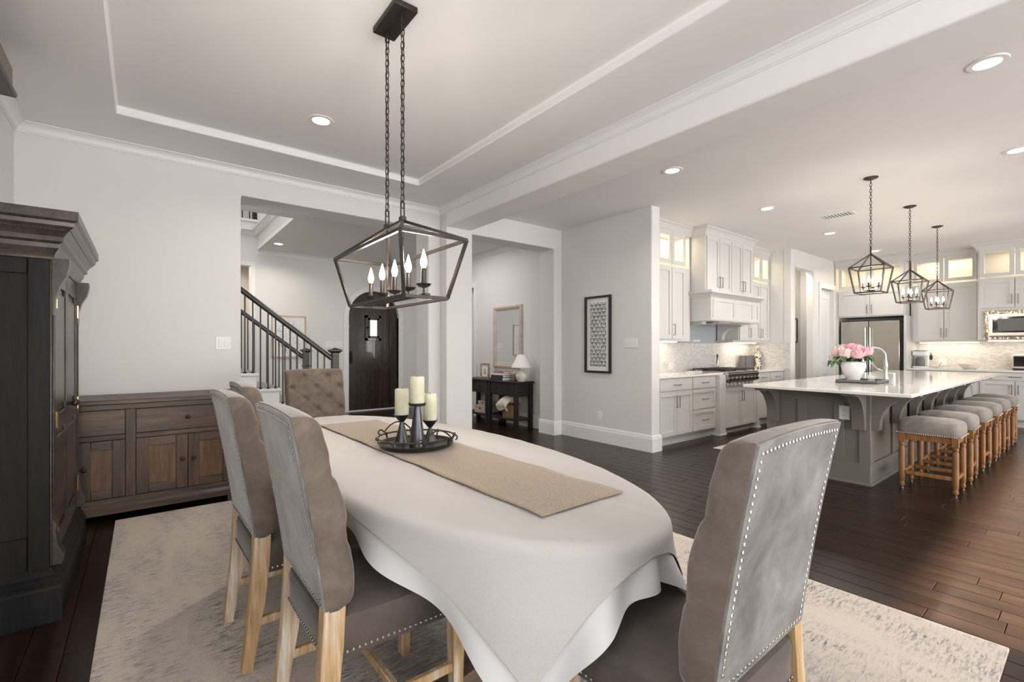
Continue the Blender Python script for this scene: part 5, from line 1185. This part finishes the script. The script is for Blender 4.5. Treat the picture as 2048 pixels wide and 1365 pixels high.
MB().box((-0.045, -0.72, 0.16), (0.045, 0.72, 0.25), 0.006).obj('stretcher', MT['table_wood'], T_)
# ---- tablecloths draped over the oval top
def drape(hw, hl, off, zoff, amp, nf, seed, nu=120, nv=220, cx=0.0, cyy=0.0, rot=0.0, inner=None):
    rnd = random.Random(seed); ph = [rnd.uniform(0, 6.28) for _ in range(8)]
    a_, b_ = TA + off, TB + off; R_ = 0.03
    def nearest(px, py):
        # closest point on ellipse, Newton on angle
        th = math.atan2(py / b_, px / a_)
        for _ in range(8):
            c, s = math.cos(th), math.sin(th)
            f = (a_ * a_ - b_ * b_) * c * s - px * a_ * s + py * b_ * c
            fp = (a_ * a_ - b_ * b_) * (c * c - s * s) - px * a_ * c - py * b_ * s
            if abs(fp) < 1e-9: break
            th -= max(-0.3, min(0.3, f / fp))
        return th
    def fn(u, v):
        x_ = (u * 2 - 1) * hw; y_ = (v * 2 - 1) * hl
        x_, y_ = cx + x_ * math.cos(rot) - y_ * math.sin(rot), cyy + x_ * math.sin(rot) + y_ * math.cos(rot)
        wr = 0.0012 * math.sin(x_ * 31 + y_ * 9 + ph[0]) + 0.0012 * math.sin(y_ * 23 - x_ * 14 + ph[1] + 2 * math.sin(y_ * 3)) + 0.001 * math.sin(x_ * 55 + 6 * math.sin(y_ * 4 + ph[5]))
        if (x_ / a_) ** 2 + (y_ / b_) ** 2 <= 1: return (x_, y_, zt + zoff + max(0, wr))
        th = nearest(x_, y_); ex, ey = a_ * math.cos(th), b_ * math.sin(th)
        d = math.hypot(x_ - ex, y_ - ey)
        nx, ny = math.cos(th) / a_, math.sin(th) / b_; L = math.hypot(nx, ny); nx /= L; ny /= L
        sarc = th * 1.0
        # arc length around the rim (approx)
        fold = math.sin(nf * th + ph[2] + 0.8 * math.sin(3 * th + ph[3])) + 0.5 * math.sin(nf * 1.7 * th + ph[4])
        if d < R_ * PI / 2:
            an = d / R_; o_ = R_ * math.sin(an); z_ = -R_ * (1 - math.cos(an))
        else:
            o_ = R_; z_ = -R_ - (d - R_ * PI / 2)
        k = min(1.0, d / 0.22); o_ += (amp * fold * k * k + 0.16 * k * d)
        if inner:
            mo = max(abs(x_) - inner[0], abs(y_) - inner[1])
            if mo > 0: o_ += 0.022 * min(1, mo / 0.07) * math.sin(21 * th + ph[5] + 1.2 * math.sin(4 * th))
        o_ = max(o_, 0.004)
        return (ex + nx * o_, ey + ny * o_, zt + zoff + z_ + max(0, wr) * (1 - k))
    return MB().grid(nu, nv, fn)
cu = tag(drape(0.635, 1.60, 0.0, 0.0, 0.016, 9, 11, inner=(0.575, 1.50)).obj('tablecloth', MT['cloth_under'], fix=False, ang=80), 'longer smooth white underlay tablecloth with wavy hem on the table', 'tablecloth')
co = tag(drape(0.585, 1.53, 0.010, 0.006, 0.016, 9, 11, rot=0.012).obj('tablecloth', MT['cloth_over'], fix=False, ang=80), 'textured off-white top tablecloth covering the oval dining table', 'tablecloth')
for o in (cu, co): o.location = (TX, TY, RG)
TOPZ = TZ + 0.0105
rn = MB().grid(20, 90, lambda u, v: ((u - 0.5) * 0.395, (v - 0.5) * 2.20, 0.0012 * (1 + math.sin(v * 21 + u * 3)) + 0.004 * max(0, abs(u - 0.5) * 2 - 0.93) / 0.07 * (0.5 + 0.5 * math.sin(v * 40)) + 0.003))
rno = tag(rn.obj('table_runner', MT['runner'], fix=False), 'taupe linen table runner lying along the white tablecloth', 'table runner')
rno.location = (1.145, 2.17, TOPZ); rno.rotation_euler = (0, 0, 0.012); sm = rno.modifiers.new('solid', 'SOLIDIFY'); sm.thickness = 0.003
# ---- iron tray and candles
RTZ = TOPZ + 0.0085
tx, tyy = 1.135, 2.25
Tr = thing('metal_tray', 'round bronze metal tray with scrolled wire handles on the runner', 'tray', (tx, tyy, RTZ), 1.66)
trr = 0.192
MB().lathe([(0, 0), (trr - 0.02, 0), (trr - 0.008, 0.004), (trr, 0.022), (trr - 0.004, 0.022), (trr - 0.012, 0.008), (0, 0.006)], 48).obj('dish', MT['bronze'], Tr)
MB().tube([((trr + 0.006) * math.cos(a), (trr + 0.006) * math.sin(a), 0.048) for a in [2 * PI * i / 56 for i in range(56)]], 0.0045, 8, True).obj('wire_rail', MT['bronze'], Tr)
for i in range(8):
    a = 2 * PI * (i + 0.5) / 8; c_, s_ = math.cos(a), math.sin(a)
    MB().tube([(trr * c_, trr * s_, 0.018), ((trr + 0.008) * c_, (trr + 0.008) * s_, 0.048)], 0.0045, 6).ball(((trr + 0.010) * c_, (trr + 0.010) * s_, 0.046), 0.010, 8, 6).obj('rail_post', MT['bronze'], Tr)
for sg in (-1, 1):
    pts = []
    for i in range(41):
        s_ = i / 40 * 2 - 1
        if abs(s_) < 0.62: q = s_ / 0.62; pts.append((sg * (trr + 0.006), 0.085 * q, 0.05 + 0.052 * (1 - q * q)))
        else:
            q = (abs(s_) - 0.62) / 0.38; an = q * 4.6; rr = 0.020 * (1 - 0.6 * q)
            pts.append((sg * (trr + 0.006), math.copysign(0.085 + 0.016 - rr * math.cos(an) * 1.0 + 0.004, s_), 0.052 + rr * math.sin(an) * 1.0))
    MB().tube(pts, 0.004, 8).obj('scroll_handle', MT['bronze'], Tr)
def holder(x_, y_, base_r, neck_r, hh, cup_r, cup_h, label, flat=False):
    o = thing('candle_holder', label, 'candle holder', (x_, y_, RTZ + 0.0065))
    if flat:
        MB().lathe([(0, 0), (base_r, 0), (neck_r, hh - 0.012), (0, hh - 0.012)], 32).obj('cone', MT['iron'], o)
        MB().lathe([(0, hh - 0.012), (cup_r, hh - 0.012), (cup_r + 0.003, hh + 0.002), (cup_r - 0.002, hh + 0.002), (cup_r - 0.003, hh - 0.006), (0, hh - 0.006)], 32).obj('cup', MT['bronze'], o)
    else:
        MB().lathe([(0, 0), (base_r, 0), (neck_r, hh - cup_h), (0, hh - cup_h)], 32).obj('cone', MT['iron'], o)
        MB().lathe([(0, hh - cup_h), (neck_r * 1.2, hh - cup_h), (cup_r, hh), (cup_r + 0.002, hh + 0.006), (cup_r - 0.003, hh + 0.004), (0, hh - 0.002)], 32).obj('cup', MT['iron'], o)
    return RTZ + 0.0065 + hh
def candle(x_, y_, z_, r_, h_, label):
    o = thing('candle', label, 'candle', (x_, y_, z_))
    MB().lathe([(0, 0), (r_ - 0.002, 0), (r_, 0.004), (r_ * 1.01, h_ * 0.5), (r_, h_ - 0.006), (r_ - 0.004, h_), (r_ - 0.012, h_ - 0.002), (r_ - 0.016, h_ - 0.01), (0, h_ - 0.012)], 32).obj('wax_body', MT['wax'], o)
    MB().tube([(0, 0, h_ - 0.013), (0.001, 0, h_ + 0.006)], 0.0014, 6).obj('wick', MT['black_metal'], o)
hz = holder(1.11, 2.195, 0.042, 0.015, 0.222, 0.042, 0, 'tallest dark metal cone candle holder at the tray front', True); candle(1.11, 2.195, hz - 0.004, 0.037, 0.142, 'tallest cream pillar candle in the middle of the tray')
hz = holder(1.095, 2.345, 0.038, 0.010, 0.144, 0.041, 0.034, 'dark metal candle holder at the left of the tray'); candle(1.095, 2.345, hz - 0.001, 0.037, 0.145, 'cream pillar candle at the left of the tray')
hz = holder(1.225, 2.27, 0.038, 0.008, 0.112, 0.040, 0.036, 'shortest dark metal candle holder at the right of the tray'); candle(1.225, 2.27, hz - 0.001, 0.036, 0.148, 'cream pillar candle at the right back of the tray')

# ---- dining chairs (local: seat faces +x, origin on floor below seat centre)
CW = 0.245          # half width of the back
def make_chair():
    c = thing('dining_chair', '', 'chair')
    # seat cushion
    def seat(u, v):
        a = 2 * PI * u
        def se(q, e): return math.copysign(abs(q) ** e, q)
        lv = [(0.0, 0.365), (0.98, 0.365), (1.0, 0.372), (1.0, 0.44), (1.01, 0.465), (0.985, 0.485), (0.90, 0.497), (0.6, 0.508), (0.0, 0.512)]
        k_, z = lv[int(round(v * 8))]
        return (0.010 + 0.245 * k_ * se(math.cos(a), 0.22), 0.239 * k_ * se(math.sin(a), 0.25), z)
    MB().grid(64, 9, seat, True).obj('seat', MT['velvet_seat'], c)
    # back: rear plane leans back; front is tufted
    Z0, Z1 = 0.515, 1.08
    def xr_(z): t_ = (z - Z0) / (Z1 - Z0); return -0.232 - 0.072 * t_ - 0.022 * t_ * t_
    bz, by = 0.095, 0.20
    btn = []
    for r_ in range(5):
        for q in range(-2, 3):
            yb_ = (q + (0.0 if r_ % 2 else 0.5)) * by
            if abs(yb_) < CW - 0.02: btn.append((yb_, 0.64 + r_ * bz))
    def depth(y_, z_):
        tp = (z_ - Z0) / (Z1 - Z0)
        base = 0.086 + 0.018 * math.sin(PI * min(1, tp * 1.15)) - 0.01 * tp
        dmin = 0.0
        for (yb_, zb_) in btn: dmin += math.exp(-(((y_ - yb_) / 0.022) ** 2 + ((z_ - zb_) / 0.022) ** 2))
        # creases along the diamond lattice
        uu = y_ / by + (z_ - 0.64) / bz / 2.0 + 0.5; vv = y_ / by - (z_ - 0.64) / bz / 2.0 + 0.5
        inside = (1.0 if (0.60 < z_ < 1.03) else 0.0) * min(1.0, max(0.0, (CW - 0.012 - abs(y_)) / 0.03))
        cr_ = max(math.exp(-((uu - round(uu)) / 0.05) ** 2), math.exp(-((vv - round(vv)) / 0.05) ** 2)) * inside
        if z_ > 1.02: cr_ = max(math.exp(-((y_ - 0.1) / 0.006) ** 2), math.exp(-((y_ + 0.1) / 0.006) ** 2))
        ed = max(0, abs(y_) / CW - 0.62) / 0.38
        seam = sum(math.exp(-((z_ - s_) / 0.012) ** 2) for s_ in (0.70, 0.90)) * ed
        bulge = 0.0035 * math.cos((z_ - 0.80) / 0.20 * 2 * PI) * ed
        return base - 0.022 * dmin - 0.006 * cr_ - 0.006 * seam + bulge
    NU, NV = 49, 61
    def fr_(u, v):
        y_ = (u * 2 - 1) * CW; z_ = Z0 + (Z1 - Z0) * v
        d_ = depth(y_, z_)
        e1 = min(1.0, (1 - abs(u * 2 - 1)) / 0.11); e2 = min(1.0, (1 - v) / 0.075); e3 = min(1.0, v / 0.05)
        def rd(q): return 0.62 + 0.38 * math.sqrt(max(0, 1 - (1 - q) ** 2))
        k_ = rd(e1) * (0.5 + 0.5 * (math.sqrt(max(0, 1 - (1 - e2) ** 2)))) * rd(e3)
        yy = y_ * (1.0 + 0.012 * math.sin(PI * min(1, max(0, v))))
        return (xr_(z_) + d_ * k_, yy, z_ - 0.018 * (1 - e2) * 0 + 0.008 * (1 - (u * 2 - 1) ** 2) * v)
    m = MB().grid(NU, NV, fr_)
    # rear skin and sides joined to the front boundary
    n0 = NU * NV
    m.v += [(xr_(Z0 + (Z1 - Z0) * j / (NV - 1)), (i / (NU - 1) * 2 - 1) * (CW - 0.004), Z0 + (Z1 - Z0) * j / (NV - 1) + 0.008 * (1 - (i / (NU - 1) * 2 - 1) ** 2) * j / (NV - 1)) for j in range(NV) for i in range(NU)]
    for j in range(NV - 1):
        for i in range(NU - 1): a = n0 + j * NU + i; m.f.append((a, a + NU, a + NU + 1, a + 1))
        for i in (0, NU - 1): a = j * NU + i; m.f.append((a, a + NU, n0 + a + NU, n0 + a))
    for i in range(NU - 1):
        for j in (0, NV - 1): a = j * NU + i; m.f.append((a, a + 1, n0 + a + 1, n0 + a))
    m.obj('backrest', MT['velvet'], c, ang=60)
    def rp(u, v, off=0.006):
        z_ = Z0 + 0.004 + (Z1 - Z0 - 0.008) * v; y_ = (u * 2 - 1) * (CW - 0.006); return (xr_(z_) - off, y_, z_ + 0.008 * (1 - (u * 2 - 1) ** 2) * v)
    m = MB().grid(9, 25, rp); n0 = len(m.v); m.v += [(p[0] + 0.006, p[1], p[2]) for p in m.v[:]]
    for j in range(24):
        for i in (0, 8): a = j * 9 + i; m.f.append((a, a + 9, n0 + a + 9, n0 + a))
    for i in range(8):
        for j in (0, 24): a = j * 9 + i; m.f.append((a, a + 1, n0 + a + 1, n0 + a))
    m.obj('back_panel', MT['velvet_back'], c)
    nm = MB()
    def nail(p, d_, r_=0.0052):
        # low dome pointing along d_ (axis letter)
        nm.ball(p, r_, 7, 4, (0.6 if d_ == 'x' else 1, 0.6 if d_ == 'y' else 1, 1))
    nv_ = 30
    for i in range(nv_ + 1):
        for u in (0.045, 0.955): p = rp(u, 0.03 + 0.935 * i / nv_, 0.007); nail(p, 'x')
    for i in range(1, 23):
        for v in (0.03, 0.965): p = rp(0.045 + 0.91 * i / 23, v, 0.007); nail(p, 'x')
    for i in range(25):
        yy = -0.235 + 0.47 * i / 24; nail((-0.236, yy * 0.92, 0.385), 'x'); nail((0.256, yy * 0.92, 0.385), 'x')
        xx = -0.19 + 0.435 * i / 24; nail((xx, -0.240, 0.385), 'y'); nail((xx, 0.240, 0.385), 'y')
    tag(nm.obj('nailhead_trim', MT['nail'], c), kind='stuff')
    # legs
    for sy in (-1, 1):
        y0 = sy * (CW - 0.027)
        cs = [(0.0, -0.262, 0.019), (0.12, -0.246, 0.022), (0.26, -0.226, 0.027), (0.40, -0.214, 0.030), (0.52, -0.208, 0.030)]
        m = MB()
        for (z, x_, w_) in cs: m.v += [(x_ - w_, y0 - 0.024, z), (x_ + w_, y0 - 0.024, z), (x_ + w_, y0 + 0.024, z), (x_ - w_, y0 + 0.024, z)]
        for i in range(len(cs) - 1):
            for k in range(4): m.f.append((i * 4 + k, i * 4 + (k + 1) % 4, i * 4 + 4 + (k + 1) % 4, i * 4 + 4 + k))
        m.f += [(3, 2, 1, 0), tuple(range(len(cs) * 4 - 4, len(cs) * 4))]
        m.obj('leg', MT['oak'], c, ang=30)
        m = MB(); yf = sy * 0.205
        for (z, w_) in ((0.0, 0.017), (0.37, 0.024)): m.v += [(0.215 - w_, yf - w_, z), (0.215 + w_, yf - w_, z), (0.215 + w_, yf + w_, z), (0.215 - w_, yf + w_, z)]
        m.f = [(3, 2, 1, 0), (4, 5, 6, 7)] + [(k, (k + 1) % 4, 4 + (k + 1) % 4, 4 + k) for k in range(4)]
        m.obj('leg', MT['oak'], c, ang=30)
        MB().bar((-0.235, sy * 0.207, 0.17), (0.205, sy * 0.205, 0.17), 0.022, 0.032, c=0.003).obj('stretcher', MT['oak'], c)
    MB().bar((0.0, -0.196, 0.17), (0.0, 0.196, 0.17), 0.022, 0.030, c=0.003).obj('stretcher', MT['oak'], c)
    return c
ch0 = make_chair()
CH = [((0.640, 1.605), 0.0, 'velvet nailhead dining chair at the near left of the table, largest in view'),
      ((0.578, 2.32), 0.02, 'velvet nailhead dining chair at the left side, in front of the sideboard'),
      ((0.71, 2.83), -0.02, 'velvet dining chair at the left side, mostly hidden behind another chair'),
      ((1.205, 4.10), -PI / 2, 'tufted velvet dining chair at the far head of the table, facing us'),
      ((1.18, 0.752), PI / 2 + 0.015, 'velvet nailhead dining chair at the near head of the table, back panel to us')]
for i, ((x_, y_), rz, lb) in enumerate(CH):
    o = ch0 if i == 0 else copy_tree(ch0)
    o.location = (x_, y_, RG); o.rotation_euler = (0, 0, rz); tag(o, lb, 'chair', 'velvet dining chairs around the table')

# ---- chandelier
K = thing('chandelier', 'long dark bronze open-cage chandelier with five candle bulbs over the table', 'chandelier', (1.09, 2.425, 0))
MB().box((-0.065, -0.15, HT - 0.03), (0.065, 0.15, HT), 0.003).obj('canopy_plate', MT['bronze'], K)
zr, ztp, zbt = 1.965, 1.822, 1.534
aw, al, bw_, bl_ = 0.178, 0.455, 0.118, 0.368
w_ = 0.016
T4 = [(-aw, -al, ztp), (aw, -al, ztp), (aw, al, ztp), (-aw, al, ztp)]; B4 = [(-bw_, -bl_, zbt), (bw_, -bl_, zbt), (bw_, bl_, zbt), (-bw_, bl_, zbt)]
for i in range(4):
    MB().bar(T4[i], T4[(i + 1) % 4], w_, w_, c=0.001).obj('upper_bar', MT['bronze'], K); MB().bar(B4[i], B4[(i + 1) % 4], w_, w_, c=0.001).obj('lower_bar', MT['bronze'], K)
    MB().bar(T4[i], B4[i], w_, w_, c=0.001).obj('side_bar', MT['bronze'], K)
    MB().bar((0, 0.10 if i > 1 else -0.10, zr), T4[i], w_, w_, c=0.001).obj('roof_bar', MT['bronze'], K)
MB().bar((0, -0.10, zr), (0, 0.10, zr), w_, w_, c=0.001).obj('ridge_bar', MT['bronze'], K)
MB().bar((0, -0.38, zbt + 0.012), (0, 0.38, zbt + 0.012), 0.03, 0.012, c=0.001).obj('candle_rail', MT['bronze'], K)
lm = None
for sy in (-1, 1):
    y_ = 0.10 * sy
    MB().box((-0.016, y_ - 0.016, zr - 0.012), (0.016, y_ + 0.016, zr + 0.022), 0.003).obj('ridge_block', MT['bronze'], K)
    MB().tube([(0, y_, zr), (0, y_, zbt + 0.012)], 0.006, 8).obj('stem', MT['bronze'], K)
    tl_ = 0.066 * 0.5
    ring(MB(), -0.012, 0.012, zr + 0.02, zr + 0.10, -0.004 + y_, 0.008, 0.005).obj('lower_loop', MT['bronze'], K, smooth=False)
    ring(MB(), -0.012, 0.012, HT - 0.085, HT - 0.03, -0.004 + y_, 0.008, 0.005).obj('upper_loop', MT['bronze'], K, smooth=False)
    cord = MB().tube([(0.004 * math.sin(i * 1.3), y_ + 0.004 * math.cos(i * 1.7), zr + 0.10 + (HT - 0.14 - zr) * i / 24) for i in range(25)], 0.0022, 6).obj('chain', MT['bronze'], K)
    z = HT - 0.088; i = 0
    if lm is None: lm = MB().tube(link_pts((0, 0, 0), 0.021, 0.0105, 0), 0.0027, 6, True).mesh('link', MT['bronze'])
    while z > zr + 0.085:
        k_ = link('link', lm, cord, (0, y_, z - 0.013), (i % 2) * PI / 2 + 0.5); z -= 0.034; i += 1
for i in range(5):
    y_ = -0.34 + 0.17 * i
    MB().tube([(0, y_, zbt + 0.016), (0, y_, zbt + 0.055)], 0.005, 8).obj('post', MT['bronze'], K)
    MB().lathe([(0, 0), (0.008, 0), (0.028, 0.008), (0.038, 0.020), (0.036, 0.020), (0.02, 0.010), (0, 0.008)], 20, (0, y_, zbt + 0.047)).obj('drip_pan', MT['bronze'], K)
    MB().tube([(0, y_, zbt + 0.055), (0, y_, zbt + 0.145)], 0.0125, 14).obj('candle_sleeve', MT['bronze'], K)
    candle_bulb(K, 0, y_, zbt + 0.145, 1.1)
    lamp('chandelier_glow', 'POINT', (1.09, 2.425 + y_, zbt + 0.185), (0, 0, 0), 7.5, (1.0, 0.92, 0.84), shadow_soft_size=0.03)
